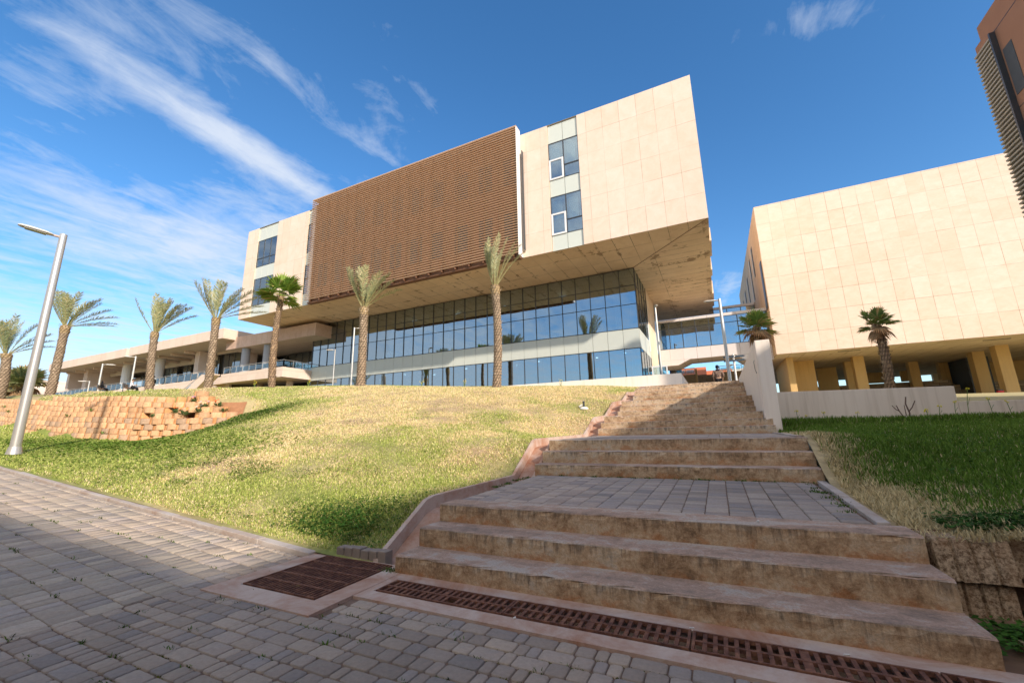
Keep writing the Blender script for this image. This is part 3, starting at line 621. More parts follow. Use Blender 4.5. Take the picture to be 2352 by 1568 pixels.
# ------------------------------------------------------------------ white walls
t = thing('wedge_wall', (1.17, 11.6, 1.2), 'tall off-white parapet wall rising beside the right edge of the stairs', 'wall')
b = MB(); b.box(1.025, 1.34, 11.6, 24.0, .9, 3.375); b.build('wall', M['white_wall'], t, bevel=.012)
b = MB(); b.tube([(1.0,12.05,2.95),(.985,12.05,2.9),(.99,12.05,2.72),(1.02,12.1,2.62)], .006, 6); b.build('cable', M['frame_dark'], t)
def wall_run(name, pts, th, zb, zt, mat, label, cat='wall', group=None):
    t = thing(name, (*pts[0], zb), label, cat, group); b = MB()
    for a, c in zip(pts[:-1], pts[1:]):
        a = Vector(a); c = Vector(c); d = (c-a).normalized(); n = Vector((-d.y, d.x))*th
        b.add([(*a, zb), (*c, zb), (*(c+n), zb), (*(a+n), zb), (*a, zt), (*c, zt), (*(c+n), zt), (*(a+n), zt)], [(0,3,2,1),(4,5,6,7),(0,1,5,4),(1,2,6,5),(2,3,7,6),(3,0,4,7)])
    b.build('wall', mat, t, bevel=.01); return t
wall_run('garden_wall', [(1.35,13.36),(5.48,14.37)], .22, .9, 2.21, M['grey_wall'], 'taller shaded grey-white garden wall right of the wedge wall', group='white garden walls')
wall_run('garden_wall', [(5.49,14.375),(9.4,15.33)], .22, .9, 1.82, M['grey_wall'], 'lower shaded garden wall continuing to the right frame edge', group='white garden walls')
t = thing('planter_wall', (-1.4, 22.2, 3.3), 'long low white wall below the glass facade, ending left of the person', 'wall')
b = MB(); b.box(-19, -1.38, 22.2, 22.45, 3.0, 4.0); b.box(-1.63, -1.38, 22.452, 28.5, 3.0, 3.995); b.build('wall', M['white_wall'], t, bevel=.01)
b = MB(); b.box(-14.5, -1.64, 22.46, 25.4, 3.3, 3.93); b.build('soil_bed', M['soil'], t)
b = MB(); b.box(-8, -2.96, 21.9, 22.19, 3.1, 3.42); o = b.build('edging_slab', M['pink_conc'], None, (-5, 22, 3.3)); tag(o, 'low reddish concrete ledge at the foot of the white planter wall', 'ledge')
# ------------------------------------------------------------------ retaining wall of split blocks (left)
SP = []  # arc-length parametrised base curve
bx = np.array([p[0] for p in BASE]); by = np.array([p[1] for p in BASE]); bz = np.array([p[2] for p in BASE])
tt = np.concatenate([[0], np.cumsum(np.hypot(np.diff(bx), np.diff(by)))])
def cubic(tq, v):
    # Catmull-Rom through the control values
    i = np.clip(np.searchsorted(tt, tq)-1, 0, len(tt)-2); h = tt[i+1]-tt[i]; u = (tq-tt[i])/h
    m = np.gradient(v, tt); return (2*u**3-3*u**2+1)*v[i]+(u**3-2*u**2+u)*h*m[i]+(-2*u**3+3*u**2)*v[i+1]+(u**3-u**2)*h*m[i+1]
TZ = bz+np.array([1.0,1.1,1.3,1.35,1.4,1.5,1.6,1.66,1.66,1.66,1.66,1.66,1.6,1.3,.95])
t = thing('retaining_wall', (-19.1, 8.6, 1.3), 'curved retaining wall of stacked orange-brown split blocks below the palms', 'retaining wall')
for c in range(NC+1):
    V = []; F = []; Cc = []; s = tt[-1]-.02-(0 if c < 4 else .35*(c-3)); k = c % 2
    s0 = tt[2]
    while s > s0:
        wide = (k % 2 == 0); w = random.uniform(.31,.36) if wide else random.uniform(.13,.17); k += 1
        sc = s-w/2; x = float(cubic(sc, bx)); y = float(cubic(sc, by)); zb = float(cubic(sc, bz)); x2 = float(cubic(sc+.05, bx)); y2 = float(cubic(sc+.05, by))
        d = Vector((x2-x, y2-y)).normalized(); nrm = Vector((-d.y, d.x))
        # base courses stay nearly level, upper ones step back
        setb = .012*c if c < 4 else .05+.085*(c-3)
        if sc < tt[9]: setb = .075*c
        zz = zb-.10 + c*CH if sc < tt[10] else (1.30-.10)+c*CH
        far = min(1, max(0, (tt[10]-sc)/4)); 
        if zz+CH < zb+.02: s -= w; continue
        if zz+CH*.45 > float(np.interp(sc, tt, TZ)): s -= w; continue
        if c >= 4 and random.random() < (.10 if sc > tt[9] else .03): s -= w; continue
        rec = 0 if wide else .055; fr = Vector((x, y))+nrm*(setb+rec+random.uniform(-.008,.008)); dep = .30
        hw = w/2*.985; z0 = zz+.003; z1 = zz+CH*random.uniform(.96,1.0)
        zt = random.uniform(-.006,.006); nf = 4 if wide else 1
        # front face with a few vertical facets, slight batter
        Pf = []
        for q in range(nf+1):
            uu = -hw+2*hw*q/nf; dd = random.uniform(-.006, .006)+(.012 if q in (0, nf) else 0); Pf.append(fr+d*uu+nrm*dd)
        m = len(V)
        for p in Pf: V.append((p.x, p.y, z0)); V.append((p.x+nrm.x*.022, p.y+nrm.y*.022, z1+zt))
        for p in Pf: V.append((p.x+nrm.x*dep, p.y+nrm.y*dep, z1+zt)); V.append((p.x+nrm.x*dep, p.y+nrm.y*dep, z0))
        o1 = m+2*(nf+1)
        for q in range(nf):
            F.append((m+2*q, m+2*q+2, m+2*q+3, m+2*q+1)); F.append((m+2*q+1, m+2*q+3, o1+2*q+2, o1+2*q))
        F.append((m, m+1, o1, o1+1)); e = m+2*nf; f2 = o1+2*nf; F.append((e, f2+1, f2, e+1))
        cb = np.array([.585,.345,.175] if wide else [.60,.295,.12])*random.uniform(.78,1.12)+np.array([.03,.03,.03])*random.random()
        if wide and c < 4 and random.random() < .3: cb = np.array([.44,.30,.19])*random.uniform(.85,1.05)
        Cc += [cb]*(4*(nf+1)); s -= w
    if F: np_mesh('block_course', np.array(V), np.array(F), M['block'], t, np.array(Cc))
# soil behind the blocks, so gaps read as earth
V = []; F = []
sq = np.linspace(tt[2], tt[-1]-.2, 90)
for i, s in enumerate(sq):
    x = float(cubic(s, bx)); y = float(cubic(s, by)); zb = float(cubic(s, bz)); x2 = float(cubic(s+.05, bx)); y2 = float(cubic(s+.05, by)); d = Vector((x2-x, y2-y)).normalized(); nrm = Vector((-d.y, d.x))
    zc = zb if s < tt[10] else 1.3
    for (off, hh) in ((.16, -.3), (.22, .8), (.36, .95), (.85, 1.45)):
        xx = x+nrm.x*off; yy = y+nrm.y*off; V.append((xx, yy, min(zc+hh, float(zl(xx, yy)[0])+.05)))
    if i: F += [(4*i-4+k, 4*i+k, 4*i+k+1, 4*i-3+k) for k in range(3)]
np_mesh('earth_fill', np.array(V), np.array(F), simple('red_earth', (.40,.20,.10), .95, .1, 0, .25, 6, .6), t, None, True)
# blocks at the right-hand end of the stairs
def split_block(x, y, z, w, h, d, rz, label, lean=.0):
    t = thing('retaining_block', (x, y, z), label, 'stone block', 'ribbed blocks right of the stairs'); Rm = Matrix.Rotation(rz, 3, 'Z'); nf = 12; V = []; F = []
    US = sorted([0, w, .006, w-.006]+[w*g_+o_ for g_ in (.26,.51,.75) for o_ in (-.012, -.003, .003, .012)]); nf = len(US)-1
    for q in range(nf+1):
        u = US[q]; dd = .02 if any(abs(u-w*g_) < .004 for g_ in (.26,.51,.75)) or q in (0, nf) else random.uniform(-.003, .003)
        for zz, o_ in ((0, 0), (h*.93, lean), (h, lean+.02), (h*.985, d), (0, d)):
            V.append(Vector((x, y, z))+Rm @ Vector((u, dd*(1 if o_ < .1 else 0)+o_, zz+random.uniform(-.003,.003))))
    for q in range(nf):
        for k in range(4): F.append((q*5+k, (q+1)*5+k, (q+1)*5+k+1, q*5+k+1))
    b = MB(); b.add(V, F); b.add(V[:5], [(0,1,2,3,4)]); b.add(V[-5:], [(4,3,2,1,0)]); b.build('block', M['block2'], t)
def aggregate():
    t = MT('aggregate_block'); n = t.noise(38, 6, .8); b_ = t.noise(4, 6, .7); col = t.mix(t.ramp(n, [(.40, (0,)*3), (.58, (1,)*3)]), (.15,.095,.055), (.60,.46,.31)); col = t.mix(t.math('MULTIPLY', t.ramp(b_, [(.45, (0,)*3), (.65, (1,)*3)]), .6), col, (.33,.19,.10))
    t.bump(n, 1.0, .012); return t.out(col, .9, .2)
M['block2'] = aggregate()
split_block(1.275, 4.14, .235, .42, .265, .3, .06, 'ribbed brown concrete block, upper one touching the top step', .05)
split_block(1.71, 4.28, .26, .46, .27, .3, -.04, 'ribbed brown block set back at the right frame edge', .05)
split_block(1.30, 4.16, -.03, .36, .262, .3, .05, 'darker ribbed block underneath, against the middle step', .02)
split_block(1.78, 4.02, -.02, .42, .262, .25, -.25, 'loose tilted grey block in the weeds at the right edge', .08)
split_block(1.44, 3.52, -.08, .5, .14, .22, .1, 'low half-buried block beside the end of the bottom step', .0)
g = MB(); g.add([(1.22,3.38,.0),(6,3.3,.0),(6,4.4,.02),(1.22,4.3,.02)], [(0,1,2,3)]); tag(g.build('soil', M['soil']), kind='structure')
g = MB(); g.add([(1.2,4.42,.02),(1.2,4.46,.5),(9,4.66,.72),(9,4.5,.02)], [(0,1,2,3)]); tag(g.build('bank', M['soil'], fixn=False), kind='structure')
# ------------------------------------------------------------------ main building
BY = 21.2; ZB = 11.46; ZT = 19.89; BXL = -37.17; BXR = .70
main = thing('main_building', (-18, 26, 3.3), 'large cream stone block with brown louvre screen cantilevered over a long glass facade', 'building', 'buildings of the campus')
b = MB()
recess = [(-35.62,-32.92),(-29.0,-28.17),(-7.55,-5.64)]
xs_ = [BXL]+[v for r in recess for v in r]+[BXR]
for i in range(0, len(xs_), 2):
    b.add([(xs_[i],BY,ZB),(xs_[i+1],BY,ZB),(xs_[i+1],BY,ZT),(xs_[i],BY,ZT)], [(0,1,2,3)], 0)
for (a, c) in recess:   # reveals beside each window strip
    b.add([(a,BY,ZB),(a,BY+.14,ZB),(a,BY+.14,ZT),(a,BY,ZT)], [(0,1,2,3)], 1); b.add([(c,BY,ZB),(c,BY+.14,ZB),(c,BY+.14,ZT),(c,BY,ZT)], [(3,2,1,0)], 1)
b.add([(BXR,BY,ZB),(BXR,41,ZB),(BXR,41,ZT),(BXR,BY,ZT)], [(0,1,2,3)], 1)
b.add([(BXL,BY,ZB),(BXL,41,ZB),(BXL,41,ZT),(BXL,BY,ZT)], [(3,2,1,0)], 1)
b.add([(BXL,BY,ZT),(BXR,BY,ZT),(BXR,41,ZT),(BXL,41,ZT)], [(0,1,2,3)], 2)
b.build('stone_block', [M['stone_front'], M['stone_side'], M['cream']], main, fixn=False)
# soffit: two fields whose joints meet on the diagonal from the corner
b = MB(); D1 = (BXR-3.84-.7, 26.04)
b.add([(BXL,BY,ZB),(BXR,BY,ZB),(-3.79,25.98,ZB),(-3.79,41,ZB),(BXL,41,ZB)], [(0,4,3,2,1)], 0)
b.add([(BXR,BY,ZB),(BXR,41,ZB),(-3.79,41,ZB),(-3.79,25.98,ZB)], [(0,3,2,1)], 1)
b.build('soffit', [M['stone_soffit'], M['stone_soffit_east']], main, fixn=False)
b = MB(); b.bar((BXR-.05,BY+.05,ZB-.004),(-3.79,25.98,ZB-.004),.05,.008); b.build('soffit_joint', M['louvre_dark'], main)
# broken slab edges along the east side of the soffit
b = MB()
for (y0, y1, d) in ((24.2,26.6,.10),(29.0,30.3,.08),(34.5,38.4,.12)): b.box(BXR+.003, BXR+d, y0, y1, ZB+.05, ZB+random.uniform(.6,1.4))
b.build('proud_slabs', M['stone_side'], main)
def cell(x0, x1, z0, z1, y, parent, name='window', mat=None, fr='frame_dark', fw=.035, mull=(), trans=()):
    p = MB(); p.box(x0+fw, x1-fw, y, y+.02, z0+fw, z1-fw); pn = p.build(name, M[mat or 'glass_window'], parent)
    f = MB()
    f.box(x0, x0+fw, y-.03, y+.05, z0, z1); f.box(x1-fw, x1, y-.03, y+.05, z0, z1); f.box(x0+fw, x1-fw, y-.029, y+.049, z0, z0+fw); f.box(x0+fw, x1-fw, y-.029, y+.049, z1-fw, z1)
    for m in mull: f.box(m-fw/2, m+fw/2, y-.028, y+.05, z0+fw, z1-fw)
    for m in trans: f.box(x0+fw, x1-fw, y-.027, y+.048, m-fw/2, m+fw/2)
    f.build('frame', M[fr], pn); return pn
def wstrip(x0, x1, nc, rows, splits, sash=False):
    w = (x1-x0)/nc; y = BY+.09
    for (z0, z1, kind) in rows:
        if kind == 'p':
            for i in range(nc):
                p = MB(); p.box(x0+i*w+.012, x0+(i+1)*w-.012, y-.01, y+.03, z0+.012, z1-.012); p.build('spandrel_panel', M['panel_grey'], main)
        else:
            for i in range(nc):
                s = splits[kind]
                if sash:
                    s = s[i]
                cell(x0+i*w, x0+(i+1)*w, s, z1, y, main, fw=.03)
                if sash and i == 0: 
                    cell(x0+.02, x0+w-.02, z0, s, y-.04, main, fr='frame_white', fw=.10)
                else: cell(x0+i*w, x0+(i+1)*w, z0, s, y, main, fw=.03)
R_ = [(18.6,19.86,'p'),(16.06,18.6,0),(14.95,16.06,'p'),(12.46,14.95,1),(11.47,12.46,'p')]
wstrip(-35.61, -32.93, 3, R_, [16.84, 13.27]); wstrip(-28.99, -28.18, 1, R_, [17.32, 13.77]); wstrip(-7.54, -5.65, 2, R_, [(17.42,16.9),(13.83,13.3)], True)
# rooms behind those windows: back wall, blinds
b = MB()
for (a, c) in recess:
    for (z0, z1) in ((16.0,18.65),(12.4,15.0)):
        b.box(a-.4, c+.4, 24.2, 24.3, z0-.2, z1+.3); b.box(a-.4, c+.4, 21.45, 24.2, z0-.28, z0-.2); b.box(a-.4, c+.4, 21.45, 24.2, z1+.31, z1+.4)
        b.box(a-.4, a-.35, 21.45, 24.2, z0-.2, z1+.3); b.box(c+.35, c+.4, 21.45, 24.2, z0-.2, z1+.3)
b.build('room', simple('room_grey', (.30,.33,.34), .8, .2), main)
for (a, c) in recess:
    n = 3 if c-a > 2 else (2 if c-a > 1 else 1); w = (c-a)/n
    for zt in (18.55, 14.9):
        for i in range(n):
            p = MB(); p.box(a+i*w+.13, a+(i+1)*w-.25, BY+.18, BY+.20, zt-random.uniform(1.0,1.6), zt-.2); p.build('blind', M['inside_white'], main)
# ---- louvre screen
SX0, SX1 = -27.78, -9.45
b = MB()
NSL = 52
for i in range(NSL):
    z = 11.62+i*(20.12-11.62)/(NSL-1); m = MB(); a = math.radians(24); ca, sa = math.cos(a), math.sin(a)
    prof = [(20.60, z-.022), (20.585, z), (20.60, z+.024), (20.70, z+.040), (20.72, z+.022), (20.70, z-.002)]
    m.prism(prof, 'x', SX0-.13, SX1+.02); m.build('louvre_slat', M['louvre'], main)
for i in range(18):
    x = SX0+.45+i*(SX1-SX0-.8)/17; m = MB(); m.box(x-.035, x+.035, 20.80, 20.90, 11.50, 20.1); m.box(x-.04, x+.04, 20.63, 20.80, 11.44, 11.56); m.build('louvre_post', M['louvre_dark'], main)
m = MB(); m.box(SX0, SX1, 20.80, 21.19, 11.36, 11.455); m.build('bottom_beam', M['louvre_dark'], main)
m = MB(); m.box(SX0+.02, SX1-.02, 20.99, 21.19, 11.47, 19.93); m.build('backing_wall', simple('backing_brown', (.32,.18,.11), .8, .2, 0, .12, .7), main)
m = MB(); m.box(SX0-.30, SX0-.02, 20.95, 21.195, 11.47, 19.95); m.build('screen_cheek', M['white_trim'], main)
m = MB(); m.box(SX1+.01, SX1+.05, 20.62, 21.19, 11.47, 20.16); m.build('screen_cheek', M['white_trim'], main)
m = MB(); m.box(SX1+.20, SX1+.24, 21.0, 21.195, 11.9, 18.6); m.build('dark_slot', M['frame_dark'], main)
m = MB(); m.box(SX0-.1, SX1+.05, 20.60, 21.19, 20.17, 20.21); m.build('coping', M['louvre'], main)
for zz in (12.6, 16.4):
    for i in range(10):
        x = SX0+.8+i*1.83; m = MB(); m.box(x, x+1.0, 20.97, 20.985, zz, zz+1.9); m.build('screened_window', M['inside_dark'], main)
# ---- glass volume
GY = 26.0; PITCH = .983; NB = 30; GX1 = -3.79; GX0 = GX1-NB*PITCH
for i in range(NB):
    a = GX1-(i+1)*PITCH; c = GX1-i*PITCH
    for (z0, z1, tr) in ((7.46, 11.45, (9.06, 10.30)), (3.36, 6.22, ())):
        fw = .017; tw = random.uniform(-.002,.002); ti = random.uniform(-.0012,.0012); p = MB()
        def tp(x, z): return GY+(x-(a+c)/2)*tw+(z-(z0+z1)/2)*ti
        P = [(a+fw, z0+fw), (c-fw, z0+fw), (c-fw, z1-fw), (a+fw, z1-fw)]
        p.add([(x, tp(x, z), z) for x, z in P]+[(x, tp(x, z)+.02, z) for x, z in P], [(0,1,2,3),(7,6,5,4),(0,4,5,1),(1,5,6,2),(2,6,7,3),(3,7,4,0)])
        pn = p.build('glass_pane', M['glass'], main)
        f = MB(); f.box(a-fw, a+fw, GY-.05, GY+.09, z0, z1)
        if i == 0: f.box(c-fw, c+fw, GY-.05, GY+.09, z0, z1)
        for t_ in (z0+fw, z1-fw)+tr: f.box(a+fw, c-fw, GY-.035, GY+.08, t_-fw*.8, t_+fw*.8)
        f.build('mullion', M['frame_dark'], pn)
    p = MB(); p.box(a+.010, c-.010, GY-.02, GY+.05, 6.235, 7.445); p.build('spandrel_panel', M['panel_grey'], main)
b = MB(); b.box(GX0, GX1-.01, GY+.052, GY+.07, 6.235, 7.445); b.build('joint_backing', M['frame_dark'], main)
# east flank: glass, spandrel, then a stone wall
def flank(y0, y1, z0, z1, tr=()):
    p = MB(); p.box(GX1-.01, GX1+.01, y0+.03, y1-.03, z0, z1); pn = p.build('glass_pane', M['glass_dim'], main)
    f = MB(); f.box(GX1-.05, GX1+.03, y0, y0+.03, z0, z1); f.box(GX1-.05, GX1+.03, y1-.03, y1, z0, z1)
    for t_ in tr: f.box(GX1-.045, GX1+.025, y0+.03, y1-.03, t_-.02, t_+.02)
    f.build('mullion', M['frame_dark'], pn)
for i in range(4):
    y0 = GY+.1+i*1.12; flank(y0, y0+1.12, 7.46, 11.45, (9.06,10.30)); flank(y0, y0+1.12, 3.36, 6.22)
    p = MB(); p.box(GX1-.04, GX1+.02, y0+.01, y0+1.11, 6.235, 7.445); p.build('spandrel_panel', M['panel_grey'], main)
b = MB(); b.box(GX1-1.2, GX1+.04, 30.62, 34.75, 3.3, 11.455); b.build('flank_wall', M['stone_side'], main)
b = MB(); b.box(GX1+.042, GX1+.11, 30.0, 30.08, 6.6, 8.6)
for z in (6.8, 7.6, 8.4): b.box(GX1-.0, GX1+.12, 30.02, 30.06, z, z+.04)
b.build('pole_bracket', M['frame_white'], main)
p = MB(); p.box(-3.6, -2.75, 29.6, 29.64, 3.7, 5.4); pn = p.build('door', M['glass_rail'], main)
f = MB(); f.box(-3.68, -3.6, 29.58, 29.66, 3.34, 5.5); f.box(-2.75, -2.67, 29.58, 29.66, 3.34, 5.5); f.box(-3.6, -2.75, 29.58, 29.66, 5.4, 5.5); f.box(-3.6, -2.75, 29.58, 29.66, 3.34, 3.7); f.build('frame', M['frame_white'], pn)
# inside: floors, back wall, columns, ceiling lights, some desks
b = MB(); b.box(GX0+.1, GX1-.1, GY+.2, 40.9, 7.2, 7.44); b.box(GX0+.1, GX1-.1, GY+.2, 40.9, 6.24, 6.3); b.box(GX0+.1, GX1-.1, GY+.12, 40.9, 3.3, 3.36); b.build('floor_slab', M['inside_floor'], main)
b = MB(); b.box(GX0+.1, GX1-.1, 33.8, 33.9, 3.36, 11.4); b.build('inner_wall', simple('inner_wall', (.30,.32,.33), .8, .2, 0, .08, .4), main)
b = MB(); b.box(GX0+.02, GX0+.1, GY+.1, 40.9, 3.3, 11.45); b.build('west_wall', M['cream'], main)
for i in range(11):
    x = GX1-1.5-i*2.75; b = MB()
    b.box(x-.22, x+.22, 27.6, 28.1, 7.45, 11.4); b.build('column', M['inside_white'], main)
for i in range(15):
    x = GX1-.6-i*1.97; b = MB(); b.box(x-.04, x+.14, 26.25, 26.75, 3.37, 6.2); b.build('column', M['inside_white'], main)
for i in range(14):
    x = GX1-1.3-i*2.05; b = MB(); b.box(x, x+.16, 27.4+.7*(i % 3), 27.44+.7*(i % 3), 6.19, 6.23); b.build('ceiling_light', M['light'], main)
for i in range(5):
    x = GX1-6-i*4.7; b = MB(); b.box(x, x+.5, 28.6, 28.66, 11.2, 11.24); b.build('ceiling_light', M['light'], main)
for i in range(9):
    x = GX1-4-i*3.0; b = MB(); b.box(x, x+1.5, 27.0, 27.6, 8.15, 8.2); b.box(x+.05, x+.1, 27.05, 27.55, 7.45, 8.15); b.box(x+1.4, x+1.45, 27.05, 27.55, 7.45, 8.15); b.build('desk', M['inside_white'], main)
# the far part of the block stands on the glass volume
# ------------------------------------------------------------------ low west wing
wing = thing('west_wing', (-60, 26, 5.5), 'long low cream building with deep flat roof, round columns and recessed glazing', 'building', 'buildings of the campus')
def roofslab(x0, x1, y0, y1, z0, z1, fm, name='roof'):
    b = MB(); b.add([(x0,y0,z0),(x1,y0,z0),(x1,y0,z1),(x0,y0,z1)], [(0,1,2,3)], 0)
    b.add([(x1,y0,z0),(x1,y1,z0),(x1,y1,z1),(x1,y0,z1)], [(0,1,2,3)], 0); b.add([(x0,y0,z0),(x0,y1,z0),(x0,y1,z1),(x0,y0,z1)], [(3,2,1,0)], 0)
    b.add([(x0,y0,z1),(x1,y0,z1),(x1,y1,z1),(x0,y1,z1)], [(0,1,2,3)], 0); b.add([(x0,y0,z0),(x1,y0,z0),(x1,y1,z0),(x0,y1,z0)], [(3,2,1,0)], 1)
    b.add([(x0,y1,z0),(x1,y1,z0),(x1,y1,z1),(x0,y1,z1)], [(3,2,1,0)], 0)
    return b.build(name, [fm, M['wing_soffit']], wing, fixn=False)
roofslab(-60.95, -42.6, 23.1, 26.05, 10.82, 11.83, M['wing_stone']); roofslab(-83.2, -61.7, 23.1, 26.05, 10.82, 11.83, M['wing_stone'])
roofslab(-60.95, -44.2, 26.05, 38, 10.9, 11.80, M['wing_stone']); roofslab(-83.2, -61.7, 26.05, 38, 10.9, 11.80, M['wing_stone'])
b = MB(); b.box(-61.68, -60.97, 23.5, 37, 10.84, 11.4); b.build('roof_gap', M['steel'], wing)
roofslab(-44.05, -31.0, 24.3, 36, 9.96, 11.10, M['pink_stone'], 'lower_roof')
def prt(name, mat, *boxes):
    b = MB()
    for q in boxes: b.box(*q)
    return b.build(name, M[mat], wing)
prt('pier', 'wing_stone', (-52.05,-51.2,25.6,26.6,7.2,10.81)); prt('pier', 'wing_stone', (-79.5,-78.3,25.6,30.5,7.2,10.81)); prt('pier', 'wing_stone', (-44.3,-43.4,26.2,27.2,7.2,9.95))
prt('end_wall', 'wing_stone', (-84.2,-83.4,25.4,36,6.5,10.81)); prt('end_wall', 'wing_stone', (-83.4,-72.5,30.6,31,7.2,10.2))
for (x, y, zt) in ((-68.3,26,10.81),(-60.3,26,10.81)):
    b = MB(); b.tube([(x,y,7.2),(x,y,zt)], .48, 24); b.build('column', M['white_trim'], wing)
for (x, y) in ((-41.6,24.9),(-38.2,24.9)):
    b = MB(); b.tube([(x,y,7.2),(x,y,9.95)], .38, 24); b.build('column', simple('grey_column', (.33,.34,.35), .5, .3, 0, .05), wing)
def glazing(x0, x1, y, z0, z1, n, tr, mat='glass_dim'):
    w = (x1-x0)/n
    for i in range(n):
        cell(x0+i*w, x0+(i+1)*w, z0, z1, y, wing, 'glass_pane', mat, fw=.03, trans=tr)
glazing(-72.5, -68.6, 29.3, 7.2, 10.2, 4, (8.6,)); glazing(-67.6, -65.3, 28.2, 7.2, 10.2, 2, (8.6,)); glazing(-63.8, -60.9, 28.2, 7.2, 10.2, 3, (8.6,))
glazing(-59.6, -57.8, 28.2, 7.2, 10.2, 2, (8.6,)); glazing(-56.2, -52.2, 28.2, 7.2, 10.2, 4, (8.6,)); glazing(-50.9, -44.5, 27.4, 7.2, 10.6, 6, (8.8,))
glazing(-44.0, -41.5, 29.2, 7.2, 9.9, 3, (8.3,)); glazing(-40.6, -33.4, 28.9, 7.2, 9.9, 7, (8.5,))
prt('fascia_beam', 'cream', (-84,-51,28.0,28.19,10.21,10.89), (-50.9,-44.4,27.2,27.39,10.61,10.89))
for i in range(12):
    x = -82+i*2.7; prt('roof_beam', 'wing_stone', (x-.12, x+.12, 24.6, 27.9, 10.55, 10.81))
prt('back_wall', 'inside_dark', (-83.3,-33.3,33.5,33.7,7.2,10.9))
prt('inner_wall', 'cream', (-44.0,-42.6,28.4,28.6,7.2,9.95))
prt('terrace', 'wing_stone', (-112,-42.2,24.0,24.25,4.2,7.17)); prt('terrace_floor', 'plaza', (-112,-42.2,24.25,34,6.9,7.15))
prt('balcony', 'wing_stone', (-42.1,-33.2,23.1,26.8,6.32,7.19)); prt('terrace_floor', 'plaza', (-42.15,-33.3,26.8,34,6.9,7.18))
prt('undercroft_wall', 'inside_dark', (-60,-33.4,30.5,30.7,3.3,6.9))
for x in (-39.6, -35.3):
    b = MB(); b.tube([(x,25.4,3.3),(x,25.4,6.32)], .30, 20); b.build('column', M['wing_stone'], wing)
# outside stair from the terrace down to the lawn
b = MB(); b.prism([(-48.5,4.4),(-46.8,4.4),(-42.15,7.1),(-42.15,7.18),(-43.6,7.18)], 'y', 22.2, 23.05); b.build('stair', M['wing_stone'], wing)
b = MB(); b.add([(-44.2,23.2,6.3),(-42.2,23.2,6.3),(-42.2,26,6.3),(-44.2,26,6.3)], [(0,1,2,3)]); b.build('stair_soffit', M['ochre'], wing)
def railing(label, pts, h, group='glass railings of the terrace', step=1.25):
    t = thing('glass_railing', pts[0], label, 'railing', group); 
    po = MB(); ra = MB(); gl = MB()
    for a, c in zip(pts[:-1], pts[1:]):
        a = Vector(a); c = Vector(c); n = max(1, round((c-a).length/step))
        for i in range(n+1):
            p = a.lerp(c, i/n); po.bar(p, p+Vector((0,0,h)), .05, .03)
        ra.tube([a+Vector((0,0,h)), c+Vector((0,0,h))], .028, 8)
        for i in range(n):
            p = a.lerp(c, (i+.08)/n); q = a.lerp(c, (i+.92)/n); d = Vector((0, .01, 0)) if abs((c-a).x) > abs((c-a).y) else Vector((.01, 0, 0))
            gl.add([p+Vector((0,0,.1)), q+Vector((0,0,.1)), q+Vector((0,0,h-.12)), p+Vector((0,0,h-.12)), p+d+Vector((0,0,.1)), q+d+Vector((0,0,.1)), q+d+Vector((0,0,h-.12)), p+d+Vector((0,0,h-.12))], [(0,1,2,3),(7,6,5,4)])
    po.build('posts', M['steel'], t); ra.build('handrail', M['steel'], t); gl.build('glass_panels', M['glass_rail'], t); return t
railing('long glass railing along the low west terrace', [(-110,24.1,7.17),(-46.8,24.1,7.17)], .85)
railing('glass railing round the balcony left of the glass facade', [(-41.9,23.2,7.19),(-33.3,23.2,7.19),(-33.3,26.0,7.19)], .62, step=1.0)
railing('sloping handrail on the stair from the terrace down to the lawn', [(-48.2,22.3,4.5),(-42.3,22.3,7.15)], .75, step=1.5)
annex = thing('annex_building', (-104, 30, 4), 'plain cream block with a sloping-looking parapet at the far left end of the wing', 'building', 'buildings of the campus')
b = MB(); b.box(-113, -101.2, 26.9, 36, 3, 11.3); b.box(-101.2, -84.3, 30.6, 36, 3, 10.6); b.build('wall', M['wing_stone'], annex)
b = MB(); b.box(-88.2, -86.6, 30.5, 30.59, 8.2, 8.9); b.build('window', M['inside_dark'], annex)
b = MB(); b.prism([(-101.1,6.5),(-86.5,6.5),(-86.5,8.0),(-92,9.6)], 'y', 28.5, 28.9); b.build('fin_wall', M['wing_stone'], annex)
# ------------------------------------------------------------------ right building on ochre piers
east = thing('east_building', (4.15, 33.4, 3.2), 'cream stone-clad box raised on ochre piers at the right', 'building', 'buildings of the campus')
RX0, RX1, RY0, RY1, RZ0, RZ1 = 4.15, 34, 33.4, 57, 6.15, 17.35
b = MB(); b.add([(RX0,RY0,RZ0),(RX1,RY0,RZ0),(RX1,RY0,RZ1),(RX0,RY0,RZ1)], [(0,1,2,3)], 0)
b.add([(RX0,RY0,RZ0),(RX0,RY1,RZ0),(RX0,RY1,RZ1),(RX0,RY0,RZ1)], [(3,2,1,0)], 1); b.add([(RX1,RY0,RZ0),(RX1,RY1,RZ0),(RX1,RY1,RZ1),(RX1,RY0,RZ1)], [(0,1,2,3)], 1)
b.add([(RX0,RY0,RZ1),(RX1,RY0,RZ1),(RX1,RY1,RZ1),(RX0,RY1,RZ1)], [(0,1,2,3)], 2); b.add([(RX0,RY0,RZ0),(RX1,RY0,RZ0),(RX1,RY1,RZ0),(RX0,RY1,RZ0)], [(3,2,1,0)], 3)
b.build('stone_box', [M['rstone_front'], M['rstone_side'], M['cream'], M['rsoffit']], east, fixn=False)
def ep(name, mat, *boxes):
    b = MB()
    for q in boxes: b.box(*q)
    return b.build(name, M[mat], east)
ep('dark_slot_window', 'frame_dark', (RX0-.05,RX0+.02,33.72,34.5,9.6,13.2))
